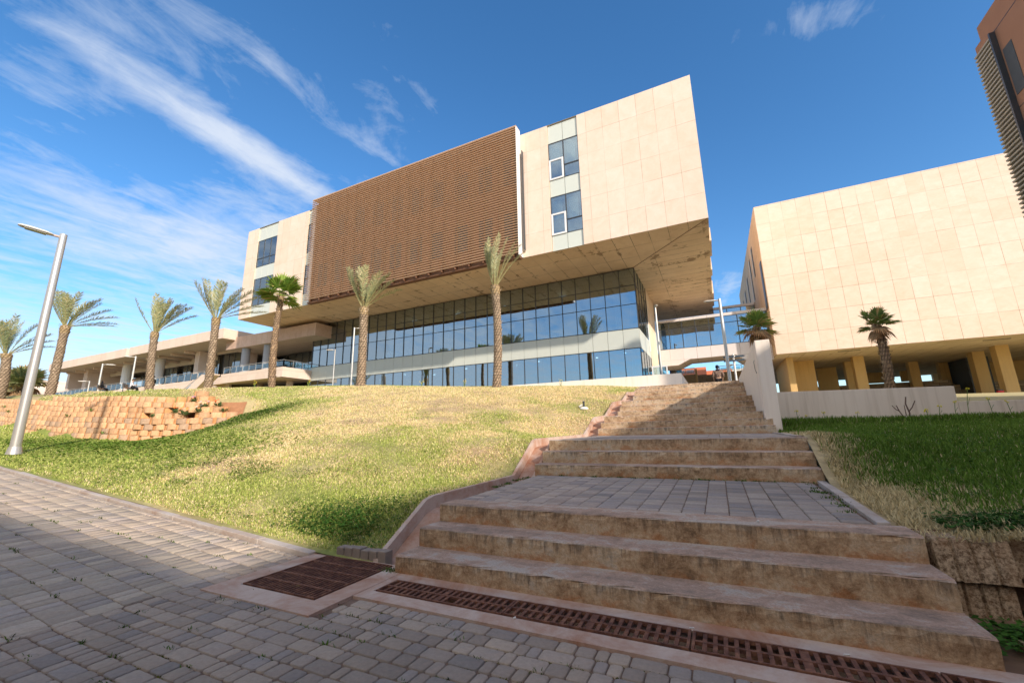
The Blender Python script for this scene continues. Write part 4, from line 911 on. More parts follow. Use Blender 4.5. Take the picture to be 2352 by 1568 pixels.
for (y, w, z0, z1) in ((37.9,.7,13.5,16.1),(40.6,.7,12.2,16.0),(44.6,.8,11.6,15.6),(48.4,.9,11.2,15.4),(52.2,.9,10.8,15.4)):
    ep('slot_window', 'inside_dark', (RX0-.012,RX0+.02,y,y+w,z0,z1)); ep('window_reveal', 'white_trim', (RX0-.06,RX0-.014,y+w,y+w+.12,z0,z1))
ZG = 2.7
for q in ((4.95,5.35,35.4,41.4),(5.36,7.03,37.98,38.3),(9.32,9.95,37.62,38.25),(9.45,10.0,40.5,41.1),(16.83,17.4,45.7,46.3),(16.62,17.27,40.1,40.8),(16.72,17.35,37.55,38.2),(14.3,14.9,43.7,44.3),(8.2,9.6,43.8,44.1),(23.2,23.8,37.6,38.2),(23.2,23.8,45.7,46.3)):
    b = MB(); b.box(q[0], q[1], q[2], q[3], ZG, RZ0-.002); b.build('pier', M['ochre'], east, bevel=.01)
for q in ((12.6,14.3,47.6,47.8,4.9,RZ0-.3),(14.9,15.9,47.6,47.8,4.9,RZ0-.3),(18.9,26,48.0,48.2,4.4,RZ0-.01)): ep('back_wall', 'ochre', (q[0],q[1],q[2],q[3],q[4],q[5]))
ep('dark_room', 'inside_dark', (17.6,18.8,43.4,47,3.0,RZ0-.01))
ep('lamp_strip', 'lens', (7.8,9.0,34.3,34.4,RZ0-.05,RZ0-.004)); ep('lamp_strip', 'lens', (15.0,16.2,34.6,34.7,RZ0-.05,RZ0-.004))
t = thing('low_stone_wall', (11, 44, 3), 'dark brown coursed stone wall and steps under the raised right building', 'wall')
b = MB(); b.box(8.2, 16.9, 44.6, 45.0, 2.8, 4.62); b.build('wall', M['stone_courses'], t)
b = MB(); b.box(16.92, 17.3, 44.4, 45.0, 2.8, 4.2); b.box(17.32, 17.65, 44.3, 44.9, 2.8, 3.8); b.box(17.67, 18.0, 44.2, 44.9, 2.8, 3.5); b.box(17.2, 27, 46.0, 46.3, 2.8, 4.4); b.build('step', M['stone_courses'], t)
b = MB(); b.box(9.7, 19, 60, 60.4, 3.2, 5.6); o = b.build('boundary_wall', M['white_trim'], None, (14, 60, 3.2)); tag(o, 'sunlit white wall seen through the gap under the right building', 'wall')
b = MB(); b.box(20, 34, 56, 56.4, 3.2, 8.5); o = b.build('boundary_wall', M['cream'], None, (27, 56, 3.2)); tag(o, 'sunlit cream wall behind the rightmost ochre pier', 'wall')
t = thing('red_bag', (16.3, 37.4, 2.95), 'small red bin bag with black top beside the large ochre pier', 'bag')
b = MB(); b.prism([(16.16,2.93),(16.44,2.93),(16.46,3.22),(16.18,3.24)], 'y', 37.2, 37.42); b.build('bag', simple('red_plastic', (.55,.03,.03), .5, .4), t, bevel=.02)
b = MB(); b.box(16.2, 16.43, 37.22, 37.4, 3.225, 3.29); b.build('handle', M['frame_dark'], t)
# ------------------------------------------------------------------ bridges
def bridge(name, label, x0, x1, y, y1, zt, zg, zb, under, n, zmid=None):
    t = thing(name, (x0, y, zb), label, 'bridge', 'glazed footbridges'); w = (x1-x0)/n
    for i in range(n):
        a = x0+i*w; c = a+w; p = MB(); p.box(a+.03, c-.03, y, y+.02, zg+.03, zt-.25); pn = p.build('glass_pane', M['glass'], t)
        f = MB(); f.box(a, a+.03, y-.04, y+.06, zg, zt-.22); f.box(c-.03, c, y-.04, y+.06, zg, zt-.22); f.box(a+.03, c-.03, y-.03, y+.05, zg, zg+.03); f.box(a+.03, c-.03, y-.03, y+.05, zt-.25, zt-.22)
        if zmid: f.box(a+.03, c-.03, y-.03, y+.05, zmid-.02, zmid+.02)
        f.build('frame', M['frame_dark'], pn)
    b = MB(); b.box(x0, x1, y-.05, y1+.05, zt-.218, zt); b.build('roof', M['bridge_panel'], t)
    b = MB(); b.prism(under, 'y', y-.03, y1); b.build('deck', [M['bridge_panel']], t)
    b = MB(); U = [p for p in under if p[1] < zg-.01]
    for (p, q) in zip(U[:-1], U[1:]): b.add([(p[0],y-.031,p[1]-.004),(q[0],y-.031,q[1]-.004),(q[0],y1,q[1]-.004),(p[0],y1,p[1]-.004)], [(0,3,2,1)])
    b.build('deck_soffit', M['bridge_under'], t, fixn=False)
    for i in range(n):
        a = x0+i*w; p = MB(); p.box(a+.03, a+w-.03, y1-.02, y1, zg+.03, zt-.25); p.build('glass_pane', M['glass_dim'], t)
    return t
bridge('footbridge', 'glazed footbridge with white panels linking the two stone buildings above the plaza', GX1+.06, RX0-.01, 34.8, 37.6, 9.90, 7.47, 6.5,
    [(-3.72,7.46),(-3.72,6.15),(-2.30,6.15),(-1.40,6.56),(1.75,6.60),(2.45,6.05),(4.13,6.0),(4.13,7.46)], 8, 9.15)
b2 = bridge('footbridge', 'upper, farther footbridge seen above the first, between the buildings', .74, RX0-.02, 42.0, 45, 12.3, 10.6, 10.2, [(.74,10.59),(.74,10.2),(4.1,10.2),(4.1,10.59)], 3)
# ------------------------------------------------------------------ brown building at the right edge and unseen blocks added out of frame for their shadows
tower = thing('brown_building', (9.59, 15.1, 1.5), 'tall reddish-brown building with a grey louvre strip at the upper right edge', 'building')
b = MB(); b.box(9.59, 15.5, 15.12, 18.1, 1.2, 14.13); b.box(9.592, 15.5, 15.12, 17.76, 14.131, 14.66); b.build('wall', M['brown_render'], tower)
for i in range(64):
    z = 13.66-i*.155; m = MB(); m.prism([(9.47,z),(9.46,z+.05),(9.50,z+.075),(9.57,z+.045),(9.57,z-.01)], 'y', 17.14, 18.04); m.build('louvre_slat', M['louvre_grey'], tower)
b = MB(); b.box(9.572, 9.588, 17.14, 18.04, 3.7, 13.7); b.build('louvre_back', M['frame_dark'], tower)
b = MB(); b.box(9.44, 9.585, 17.06, 17.13, 3.7, 13.82); b.build('louvre_frame', M['frame_dark'], tower)
for (z0, z1) in ((11.3,13.0),(7.6,10.4)):
    b = MB(); b.box(9.575, 9.589, 16.55, 16.98, z0, z1); b.build('window', M['inside_dark'], tower)
b = MB(); b.box(9.583, 9.589, 15.12, 18.09, 13.83, 13.85); b.box(9.583, 9.589, 15.12, 17.1, 10.9, 10.92); b.build('render_joint', M['frame_dark'], tower)
aw = thing('shade_wing', (9.6, -6, 0), 'unseen lower brown wing added south of the brown building to shade the stairs', 'building')
b = MB(); b.box(9.6, 16, -7.4, 5, -.5, 8.15); b.box(9.6, 16, 5.001, 15.1, -.5, 8.0); b.build('wall', M['brown_render'], aw)  # unseen; roof heights set for the shadow edge on stairs and lawn
bh = thing('shade_building', (-10, -10, 0), 'unseen long cream building added behind the viewpoint to shade the path', 'building')
b = MB(); b.box(-42, 22, -16, -5.62, -.8, 8.0); b.build('wall', M['wing_stone'], bh)  # added out of view; front edge placed for the shadow line on the path
# ------------------------------------------------------------------ things seen below the bridge
t = thing('tan_wall', (0, 44, 3.3), 'tan wall with stone steps between its two halves, beyond the bridge', 'wall')
b = MB(); b.box(-6, -1.42, 44, 44.3, 3.3, 6.42); b.box(.85, 4.6, 44, 44.3, 3.3, 6.46); b.build('wall', M['tan_wall'], t)
b = MB(); b.box(-1.45, -1.30, 43.9, 44.35, 3.3, 6.95); b.build('pillar', M['ochre'], t)
b = MB(); b.box(-1.29, .84, 44.6, 44.9, 3.3, 6.36); b.build('stone_face', M['stone_courses'], t)
railing('thin glass railing on top of the tan wall beyond the bridge, left part', [(-3.2,44.1,6.43),(-1.5,44.1,6.43)], .62, 'railings beyond the bridge', 1.0)
railing('thin glass railing on top of the tan wall beyond the bridge, right of the person', [(.7,44.2,6.47),(4.4,44.2,6.47)], .58, 'railings beyond the bridge', .9)
for i, (x0, x1, y, z1, zr_, lab) in enumerate([(-4.2,-.9,64,8.6,9.45,'orange-roofed house below the bridge, left of the wall pillar'),(-1.3,1.0,66,8.55,9.1,'pale house with low orange roof behind the stone steps'),(1.2,2.6,70,9.1,9.7,'distant orange roof just left of the person'),(3.2,8.5,75,9.9,10.2,'distant pale flat-roofed house right of the person')]):
    t = thing('distant_house', (x0, y, 3.3), lab, 'house', 'houses far beyond the bridge'); b = MB(); b.box(x0, x1, y, y+4, 3.3, z1); b.build('wall', M['cream'], t)
    b = MB(); b.prism([(y-.3,z1),(y+4.3,z1),(y+2,zr_+.5)], 'x', x0-.2, x1+.2); b.build('roof', M['orange_roof'] if i < 3 else M['cream'], t)
t = thing('stone_tower', (-3.6, 47, 3.3), 'small dark stone pillar block behind the left railing under the bridge', 'pillar')
b = MB(); b.box(-3.9, -2.9, 47, 48, 3.3, 7.9); b.build('wall', M['stone_courses'], t)
b = MB(); b.box(-4.05, -3.9, 46.9, 48, 3.3, 7.9); b.build('blue_edge', simple('blue_paint', (.03,.07,.30), .5, .4), t)
# ------------------------------------------------------------------ grass
def scatter(x0, x1, y0, y1, n, dens, inside):
    X = rng.uniform(x0, x1, n); Y = rng.uniform(y0, y1, n); k = inside(X, Y) & (rng.random(n) < dens(X, Y)); return X[k], Y[k]
def inwall(X, Y):
    # True where the point lies on the block wall's footprint
    pts = np.array(list(zip(bx, by))); r = np.zeros(len(X), bool)
    for i in range(2, len(pts)-1):
        a = pts[i]; d = pts[i+1]-a; l = np.hypot(*d); d = d/l; u = (X-a[0])*d[0]+(Y-a[1])*d[1]; v = -(X-a[0])*d[1]+(Y-a[1])*d[0]
        r |= (u > -.05) & (u < l+.05) & (v > -.12) & (v < .95)
    return r
rr = lambda X, Y: np.hypot(X, Y)
X1, Y1 = scatter(-36, -3.40, 3.60, 22.2, 4200000, lambda X, Y: np.minimum(1, (6.0/np.maximum(5, rr(X, Y)))**1.55)*(.72+.28*(vn(X*3.1, Y*3.1) > .28)),
    lambda X, Y: ((Y/np.maximum(.1, -X)) > .13) & (rr(X, Y) < 36))
k = ~inwall(X1, Y1); X1 = X1[k]; Y1 = Y1[k]
ix = rng.permutation(len(X1))[:600000]; X1 = X1[ix]; Y1 = Y1[ix]; r1 = rr(X1, Y1)
Z1 = zl(X1, Y1)-.01; g1 = lawn_green(X1, Y1); rnd = rng.random(len(X1)); isg = rnd < (g1*.80+.07)
c1 = np.where(isg[:, None], GREEN*(1-rng.random((len(X1), 1))*.5)+GREEN2*rng.random((len(X1), 1))*.8, STRAW*(.75+.45*rng.random((len(X1), 1)))+np.array([.03,.02,-.02])*rng.normal(0, 1, (len(X1), 1)))
h = np.where(isg, rng.uniform(.022, .06, len(X1)), rng.uniform(.018, .05, len(X1)))*(1+.25*fbm(X1*.8, Y1*.8, 2))*np.clip(.8+r1/45, .8, 1.4)
w = (.0042+.00105*r1)*rng.uniform(.6, 1.3, len(X1)); lean = np.where(isg, rng.uniform(.1, .8, len(X1)), rng.uniform(.35, .97, len(X1)))
o = tri_blades('grass', np.stack([X1, Y1, Z1], 1), h, w, lean, c1, M['grass']); tag(o, kind='stuff')
X2, Y2 = scatter(1.24, 12, 4.2, 15.2, 900000, lambda X, Y: np.minimum(1, (6.0/np.maximum(5, rr(X, Y)))**1.4)*(.5+.5*(vn(X*3.1, Y*3.1) > .3)),
    lambda X, Y: (Y < 13.30+(X-1.4)*.245) & (X/Y < .62))
X2, Y2 = X2[:110000], Y2[:110000]; r2 = rr(X2, Y2); Z2 = zr(X2, Y2)-.01; nn = fbm(X2*.9+5, Y2*.9, 3)
edge = np.clip(1.2-(X2-1.22)/.6, 0, 1)*(Y2 < 11)+np.clip((fbm(X2*.7+9, Y2*.7, 3)-.55)*3, 0, .5)*(Y2 < 7.5)+np.clip(1-(Y2-4.2)/.8,0,1)*.5
isg = rng.random(len(X2)) > edge*.85+.12
c2 = np.where(isg[:, None], np.array([.12,.215,.03])*(.7+.7*rng.random((len(X2), 1)))+np.array([.05,.05,.01])*np.clip(nn-.4, 0, 1)[:, None], STRAW*(.50+.45*rng.random((len(X2), 1))))
h = np.where(isg, rng.uniform(.04, .12, len(X2)), rng.uniform(.03, .10, len(X2)))*(1+.9*(Y2 > 12.2+(X2-1.4)*.245))*(.8+.5*nn); w = (.005+.00105*r2)*rng.uniform(.6, 1.4, len(X2))
o = tri_blades('grass', np.stack([X2, Y2, Z2], 1), h, w, np.where(isg, rng.uniform(.1, .75, len(X2)), rng.uniform(.3, .97, len(X2))), c2, M['grass']); tag(o, kind='stuff')
# clover / broad-leaf patches among the grass
def clover(name, n, cx, cy, sx, sy, zf, col, size, inside=None):
    X = rng.normal(cx, sx, n); Y = rng.normal(cy, sy, n)
    if inside is not None: k = inside(X, Y); X = X[k]; Y = Y[k]
    n = len(X); Z = zf(X, Y)+rng.uniform(.01, .07, n); a = rng.uniform(0, 6.28, n); s = rng.uniform(.6, 1.3, n)*size; ti = rng.uniform(-.5, .5, (n, 2))
    P = np.stack([X, Y, Z], 1); u = np.stack([np.cos(a), np.sin(a), ti[:, 0]], 1)*s[:, None]; v = np.stack([-np.sin(a), np.cos(a), ti[:, 1]], 1)*s[:, None]*.8
    V = np.stack([P-u, P-v*.9+u*.1, P+u, P+v*.9+u*.1], 1).reshape(-1, 3); b = np.arange(n)*4
    c = np.array(col)*rng.uniform(.7, 1.35, (n, 1)); return tag(np_mesh(name, V, np.stack([b, b+1, b+2, b+3], 1), M['grass'], None, np.repeat(c, 4, 0)), kind='stuff')
clover('ground_cover', 5200, -4.4, 4.05, .45, .28, zl, (.06,.14,.02), .016, lambda X, Y: (X < -3.42) & (Y > 3.72))
clover('ground_cover', 16000, -17, 6.2, 4.2, 1.1, zl, (.15,.24,.03), .032, lambda X, Y: (Y > 3.7) & (X < -9) & ~inwall(X, Y))
clover('ground_cover', 9000, -8, 4.8, 2.2, .7, zl, (.13,.21,.03), .018, lambda X, Y: (Y > 3.65) & (X < -4.8) & (vn(X*2.1, Y*2.1) > .55))
clover('ground_cover', 5000, -15.2, 9.6, .5, 1.0, zl, (.11,.20,.03), .028, lambda X, Y: ~inwall(X, Y))
clover('ground_cover', 9000, 4.5, 8.0, 2.6, 2.2, zr, (.05,.12,.02), .022, lambda X, Y: (X > 1.7) & (Y > 5.2) & (Y < 13))
clover('ground_cover', 4200, 2.0, 4.55, .5, .16, zr, (.045,.11,.018), .02, lambda X, Y: (X > 1.45) & (Y > 4.3))
clover('ground_cover', 2600, 1.75, 3.8, .28, .14, lambda X, Y: X*0+.02, (.06,.15,.02), .018, lambda X, Y: (X > 1.27) & (Y < 4.02) & (Y > 3.5))
# weeds in the paving joints
wp = []
for _ in range(420):
    x = -3.2-abs(random.gauss(0, 7)); y = -3.4+round(random.uniform(0, 33))*.205+random.gauss(0, .015)
    if x > -26 and vn(np.array([x*.6]), np.array([y*.9]))[0] > .42: wp.append((x, y-(.0), float(path_z(x))-.01))
for _ in range(260):
    x = random.uniform(-3, 3); y = -1.29+round(random.uniform(0, 31))*.1275+random.gauss(0, .008)
    if y < 2.75: wp.append((x, y, -.012))
for _ in range(46): wp.append((random.uniform(-2.6, 1.1), 6.84+random.gauss(0, .01), .56))
for _ in range(22): wp.append((.9+random.random()*.12, random.uniform(4.6, 6.7), .55))
for _ in range(30): wp.append((random.gauss(-3.02, .04), random.gauss(3.40, .03), .0))
for _ in range(25): wp.append((random.uniform(-2.95,-2.85), random.uniform(5.2, 6.6), .55))
wp = np.array(wp); rp = np.hypot(wp[:, 0], wp[:, 1]); P = np.repeat(wp, 14, 0); R4 = np.repeat(rp, 14); P[:, :2] += rng.normal(0, .018, (len(P), 2))*np.array([1.8, .8])
o = tri_blades('weeds', P, rng.uniform(.012, .04, len(P)), rng.uniform(.004, .009, len(P))*(1+R4*.06), rng.uniform(.4, .95, len(P)), np.array([.09,.15,.03])*rng.uniform(.4, 1.4, (len(P), 1)), M['moss']); tag(o, kind='stuff')
# moss flecks in the joints by the camera
mp = []
for _ in range(1500):
    x = random.uniform(-3.4, 3.2); y = -1.29+round(random.uniform(0, 31))*.1275+random.gauss(0, .004)
    if y < 2.74 and vn(np.array([x*1.7+9]), np.array([y*1.7]))[0] > .45: mp.append((x, y, -.009))
mp = np.array(mp); P = np.repeat(mp, 16, 0); P[:, :2] += rng.normal(0, 1, (len(P), 2))*np.array([.025, .007])
o = tri_blades('moss', P, rng.uniform(.004, .012, len(P)), rng.uniform(.004, .009, len(P)), rng.uniform(.3, .95, len(P)), np.array([.12,.13,.02])*rng.uniform(.4, 1.3, (len(P), 1)), M['moss']); tag(o, kind='stuff')
# ------------------------------------------------------------------ palms
def palm_trunk(base, top, r0, r1, t, kind='date', bulge=1.25):
    base = Vector(base)-Vector((0,0,.25)); top = Vector(top); H = (top-base).length; axis = (top-base).normalized()
    nr = int(H/.07); ns = 18; V = []; C_ = []
    bend = Vector((random.uniform(-.12,.12), random.uniform(-.1,.1), 0))
    for i in range(nr+1):
        u = i/nr; c = base.lerp(top, u)+bend*math.sin(u*math.pi); rad = r0*(1-u)+r1*u
        if kind == 'date':
            rad *= 1+.18*math.exp(-((u-.0)/.06)**2)+(bulge-1)*math.exp(-((u-.95)/.07)**2)
        row = i//2
        for k in range(ns):
            a = 2*math.pi*k/ns; ph = (k*9/ns+row*.5) % 1.0
            amp = (.24 if kind == 'date' else (.30 if u > .08 else .08)); 
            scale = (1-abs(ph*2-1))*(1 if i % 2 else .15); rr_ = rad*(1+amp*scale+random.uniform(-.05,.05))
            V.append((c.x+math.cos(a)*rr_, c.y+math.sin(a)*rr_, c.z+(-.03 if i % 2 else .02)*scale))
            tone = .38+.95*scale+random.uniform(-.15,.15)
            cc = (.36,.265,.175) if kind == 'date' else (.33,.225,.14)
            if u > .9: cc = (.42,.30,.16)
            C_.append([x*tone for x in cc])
    F = [(i*ns+k, i*ns+(k+1) % ns, (i+1)*ns+(k+1) % ns, (i+1)*ns+k) for i in range(nr) for k in range(ns)]
    # old leaf bases sticking out
    n = int(H*(26 if kind == 'date' else 34))
    for _ in range(n):
        u = random.uniform(.03 if kind == 'date' else .10, 1.0); a = random.uniform(0, 6.28); c = base.lerp(top, u)+bend*math.sin(u*math.pi); rad = (r0*(1-u)+r1*u)*(1+(bulge-1)*math.exp(-((u-.95)/.07)**2) if kind == 'date' else 1)
        L_ = (random.uniform(.07,.13) if kind == 'date' else random.uniform(.07,.15))*(1.6 if u > .93 else 1); wd = .045 if kind == 'date' else .05
        o_ = Vector((math.cos(a), math.sin(a), 0)); s = Vector((-math.sin(a), math.cos(a), 0)); p = c+o_*rad*.95
        up = Vector((0,0,1)); tip = p+o_*L_*random.uniform(.5,.9)+up*L_*random.uniform(.4,.9); m = len(V)
        V += [p-s*wd, p+s*wd, p+s*wd*.6+up*L_*.6+o_*.01, p-s*wd*.6+up*L_*.6+o_*.01, tip-s*wd*.5, tip+s*wd*.5]
        F += [(m, m+1, m+5, m+4), (m+4, m+5, m+2, m+3)]; tn = random.uniform(.6,1.25); cc = (.46,.36,.25) if kind == 'date' else (.42,.29,.17); C_ += [[x*tn for x in cc]]*6
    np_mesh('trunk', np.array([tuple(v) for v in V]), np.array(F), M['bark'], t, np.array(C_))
def frond(V, F, C_, p0, dirv, length, droop, wind, leafl=.42, n=34, col=(.25,.29,.13), tipc=(.62,.52,.28), dens=1.0):
    """feather frond: curved rib with two ranks of narrow leaflets"""
    p = Vector(p0); d = Vector(dirv).normalized(); step = length/n; pts = [p.copy()]; ds = [d.copy()]
    for i in range(n):
        u = i/n; d = (d+Vector((0,0,-1))*droop*step*(.3+u)+wind*step*(.2+u)).normalized(); p = p+d*step; pts.append(p.copy()); ds.append(d.copy())
    side0 = ds[0].cross(Vector((0,0,1)))
    if side0.length < .05: side0 = Vector((1,0,0))
    side0.normalize()
    for i in range(n):   # rib
        m = len(V); w0 = .022*(1-i/n)+.004; s = ds[i].cross(Vector((0,0,1))); s = s.normalized() if s.length > .05 else side0; upv = s.cross(ds[i]).normalized()
        a, b_ = pts[i], pts[i+1]; V += [a-s*w0, a+s*w0, b_+s*w0*.9, b_-s*w0*.9]; F.append((m, m+1, m+2, m+3)); C_ += [(.42,.38,.17)]*4
        m = len(V); V += [a-upv*w0, a+upv*w0, b_+upv*w0*.9, b_-upv*w0*.9]; F.append((m, m+1, m+2, m+3)); C_ += [(.38,.34,.15)]*4
    start = int(n*.16)
    for i in range(start, n+1):
        u = i/n; prof = math.sin(min(1, (u-.10)*1.25)*math.pi*.5)*(1-.55*max(0, u-.55)/.45)
        s = ds[i].cross(Vector((0,0,1))); s = s.normalized() if s.length > .05 else side0; upv = s.cross(ds[i]).normalized()
        for sg in (-1, 1):
            for rep in range(2):
                if random.random() > dens: continue
                L_ = leafl*1.2*prof*random.uniform(.8,1.1); ang = random.uniform(.62,1.02); v = (ds[i]*math.cos(ang)*1.2+s*sg*math.sin(ang)+upv*random.uniform(-.05,.42)+wind*.25).normalized()
                base = pts[i]+ds[i]*random.uniform(-.5,.5)*step; w0 = .0165; q = v.cross(upv).normalized()*w0; tip = base+v*L_+Vector((0,0,-.06))*L_*1.2; mid = base+v*L_*.55
                m = len(V); V += [base-q*.5, base+q*.5, mid+q, mid-q, tip+q*.15, tip-q*.15]; F += [(m, m+1, m+2, m+3), (m+3, m+2, m+4, m+5)]
                tn = random.uniform(.7,1.25); mixv = random.random()**2*.9*(.3+u); c0 = [a*(1-mixv)+b_*mixv for a, b_ in zip(col, tipc)]; C_ += [[x*tn for x in c0]]*4+[[min(1, x*tn*1.15) for x in c0]]*2
def date_palm(base, top, specs, r0, r1, label, leafl=.40, col=(.31,.35,.17)):
    t = thing('date_palm', base, label, 'palm tree', 'palms along the lawn crest'); palm_trunk(base, top, r0, r1, t)
    V = []; F = []; C_ = []
    for (az, el, ln, dr) in specs:
        a = math.radians(az); e = math.radians(el); d = Vector((math.cos(a)*math.cos(e), math.sin(a)*math.cos(e), math.sin(e)))
        frond(V, F, C_, Vector(top)+Vector((math.cos(a), math.sin(a), 0))*.08-Vector((0,0,.05)), d, ln, dr, WIND, leafl, 34, col)
    np_mesh('crown', np.array([tuple(v) for v in V]), np.array(F), M['leaf'], t, np.clip(np.array(C_), 0, 1)); return t
WIND = Vector((.20, .10, 0))
def right(vx): return vx
def spec(n, el0, el1, l0, l1, d0=.10, d1=.32, extra=()):
    o = [(random.uniform(0, 360), random.uniform(el0, el1), random.uniform(l0, l1), random.uniform(d0, d1)) for _ in range(n)]
    return o+list(extra)
# the azimuth that reads as "to the right" in the picture is about +25 degrees
date_palm((-9.33,17.46,3.38), (-9.34,17.46,8.53), spec(12,66,86,2.1,2.7,.02,.10,[(25,60,2.3,.1),(205,72,2.4,.02),(20,70,2.5,.12)]), .185, .165, 'tallest feather palm, right of centre, with a narrow upright crown against the louvres', .34, (.30,.33,.17))
date_palm((-17.3,16.65,3.9), (-17.33,16.6,8.38), spec(12,60,84,1.9,2.4,.03,.1,[(208,62,2.1,.02),(212,70,2.3,.02),(28,38,2.2,.16),(24,66,2.4,.1),(26,54,2.2,.1)]), .215, .185, 'thick-trunked feather palm beside the slim lamp in front of the glass facade', .42, (.29,.33,.16))
date_palm((-26.55,13.95,4.07), (-26.58,13.9,8.38), spec(13,55,84,2.0,2.6,.04,.12,[(215,56,2.4,.04),(35,30,2.6,.18),(38,18,2.7,.12),(30,42,2.5,.15),(32,54,2.6,.12)]), .20, .165, 'feather palm with wind-blown crown left of the fan palm', .42)
date_palm((-30.4,12.8,4.1), (-30.49,12.62,7.73), spec(12,58,84,1.9,2.4,.03,.1,[(220,54,2.4,.03),(38,38,2.3,.14),(36,52,2.4,.1),(40,62,2.3,.1)]), .195, .155, 'feather palm standing over the two people on benches', .36)
date_palm((-38.4,10.96,4.0), (-38.45,11.02,8.81), spec(14,52,82,2.0,2.5,.04,.12,[(48,16,2.6,.16),(46,28,2.7,.18),(50,10,2.4,.10),(44,40,2.5,.15),(230,58,2.4,.03)]), .225, .185, 'leaning feather palm right behind the big street lamp, fronds blown to the right', .46)
date_palm((-43.8,10.1,4.45), (-43.88,10.0,7.3), spec(12,50,82,2.2,2.8,.05,.14,[(52,38,2.4,.2),(50,26,2.4,.2),(54,50,2.5,.18)]), .26, .21, 'feather palm cut by the left frame edge', .46, (.20,.26,.12))
def fan_palm(base, top, n, size, label, elmin=-25, dead=0, r0=.2, r1=.13, col=(.16,.27,.05), group='palms along the lawn crest', stalk=.55):
    t = thing('fan_palm', base, label, 'palm tree', group); palm_trunk(base, top, r0, r1, t, 'fan', 1)
    V = []; F = []; C_ = []; top = Vector(top)
    for q in range(n+dead):
        isd = q >= n; az = q*2.399+random.uniform(-.3,.3); el = math.radians(random.uniform(elmin, 80) if not isd else random.uniform(-75,-20))
        d = Vector((math.cos(az)*math.cos(el), math.sin(az)*math.cos(el), math.sin(el))); st = stalk*size*random.uniform(.75,1.15); L_ = size*random.uniform(.75,1.0)*(.8 if isd else 1)
        hub = top+d*st+Vector((0,0,-.05 if el < .6 else 0)); s = d.cross(Vector((0,0,1))); s = s.normalized() if s.length > .1 else Vector((1,0,0)); upv = s.cross(d).normalized()
        m = len(V); V += [top-s*.02, top+s*.02, hub+s*.012, hub-s*.012]; F.append((m, m+1, m+2, m+3)); C_ += [(.33,.32,.10) if not isd else (.36,.24,.12)]*4
        m = len(V); V += [top-upv*.02, top+upv*.02, hub+upv*.012, hub-upv*.012]; F.append((m, m+1, m+2, m+3)); C_ += [(.30,.28,.09)]*4
        nl = 26; tilt = random.uniform(.25,.55)
        for k in range(nl):
            th = math.radians(-115+230*k/(nl-1)); v = (d*math.cos(th)+s*math.sin(th)).normalized(); v = (v-upv*.0+upv*tilt*(.35 if abs(th) < 1 else .15)).normalized(); ll = L_*(.72+.28*math.cos(th))*random.uniform(.9,1.05)
            hw = ll*math.tan(math.radians(5.6)); q_ = v.cross(upv).normalized(); fold = upv*(.02 if k % 2 else -.02)*size
            mid = hub+v*ll*.6; bend = Vector((0,0,-1))*ll*(random.uniform(.05,.22) if not isd else random.uniform(.3,.6)); tip = hub+v*ll*1.0+bend+WIND*.25*ll
            m = len(V); V += [hub, mid-q_*hw*.62+fold, mid+q_*hw*.62-fold, tip, ]; F.append((m, m+1, m+3, m+2))
            tn = random.uniform(.75,1.25); c0 = col if not isd else (.34,.22,.11)
            if not isd and random.random() < .10+dead*.012: c0 = (.42,.34,.14)
            C_ += [[x*tn for x in c0]]*3+[[min(1, c0[0]*tn*1.5+.05), c0[1]*tn*1.15+.03, c0[2]*tn+.02]]
    np_mesh('crown', np.array([tuple(v) for v in V]), np.array(F), M['leaf'], t, np.clip(np.array(C_), 0, 1)); return t
fan_palm((-21.57,14.5,3.9), (-21.57,14.52,9.25), 15, 1.0, 'only tall fan palm of the row, bright green crown before the left windows', -28, 0, .17, .12, (.18,.30,.045))
fan_palm((2.36,24.89,3.3), (2.37,24.89,6.45), 13, .84, 'ragged fan palm peeping over the top of the wedge wall', -35, 8, .19, .15, (.17,.28,.06), 'small fan palms by the garden walls')
fan_palm((5.28,18.25,2.0), (5.35,18.23,4.72), 11, .52, 'small fan palm behind the garden wall in front of the right building', -32, 5, .13, .10, (.15,.25,.06), 'small fan palms by the garden walls')
fan_palm((-48.49,12.2,4.3), (-48.45,12.3,5.7), 22, 1.25, 'low bushy fan palm left of the big street lamp pole', -20, 6, .38, .34, (.22,.27,.11), 'palms along the lawn crest')
fan_palm((-56.5,13.4,4.8), (-56.5,13.4,5.9), 20, 1.3, 'farthest low fan palm at the left frame edge', -20, 6, .4, .34, (.22,.25,.12), 'palms along the lawn crest')
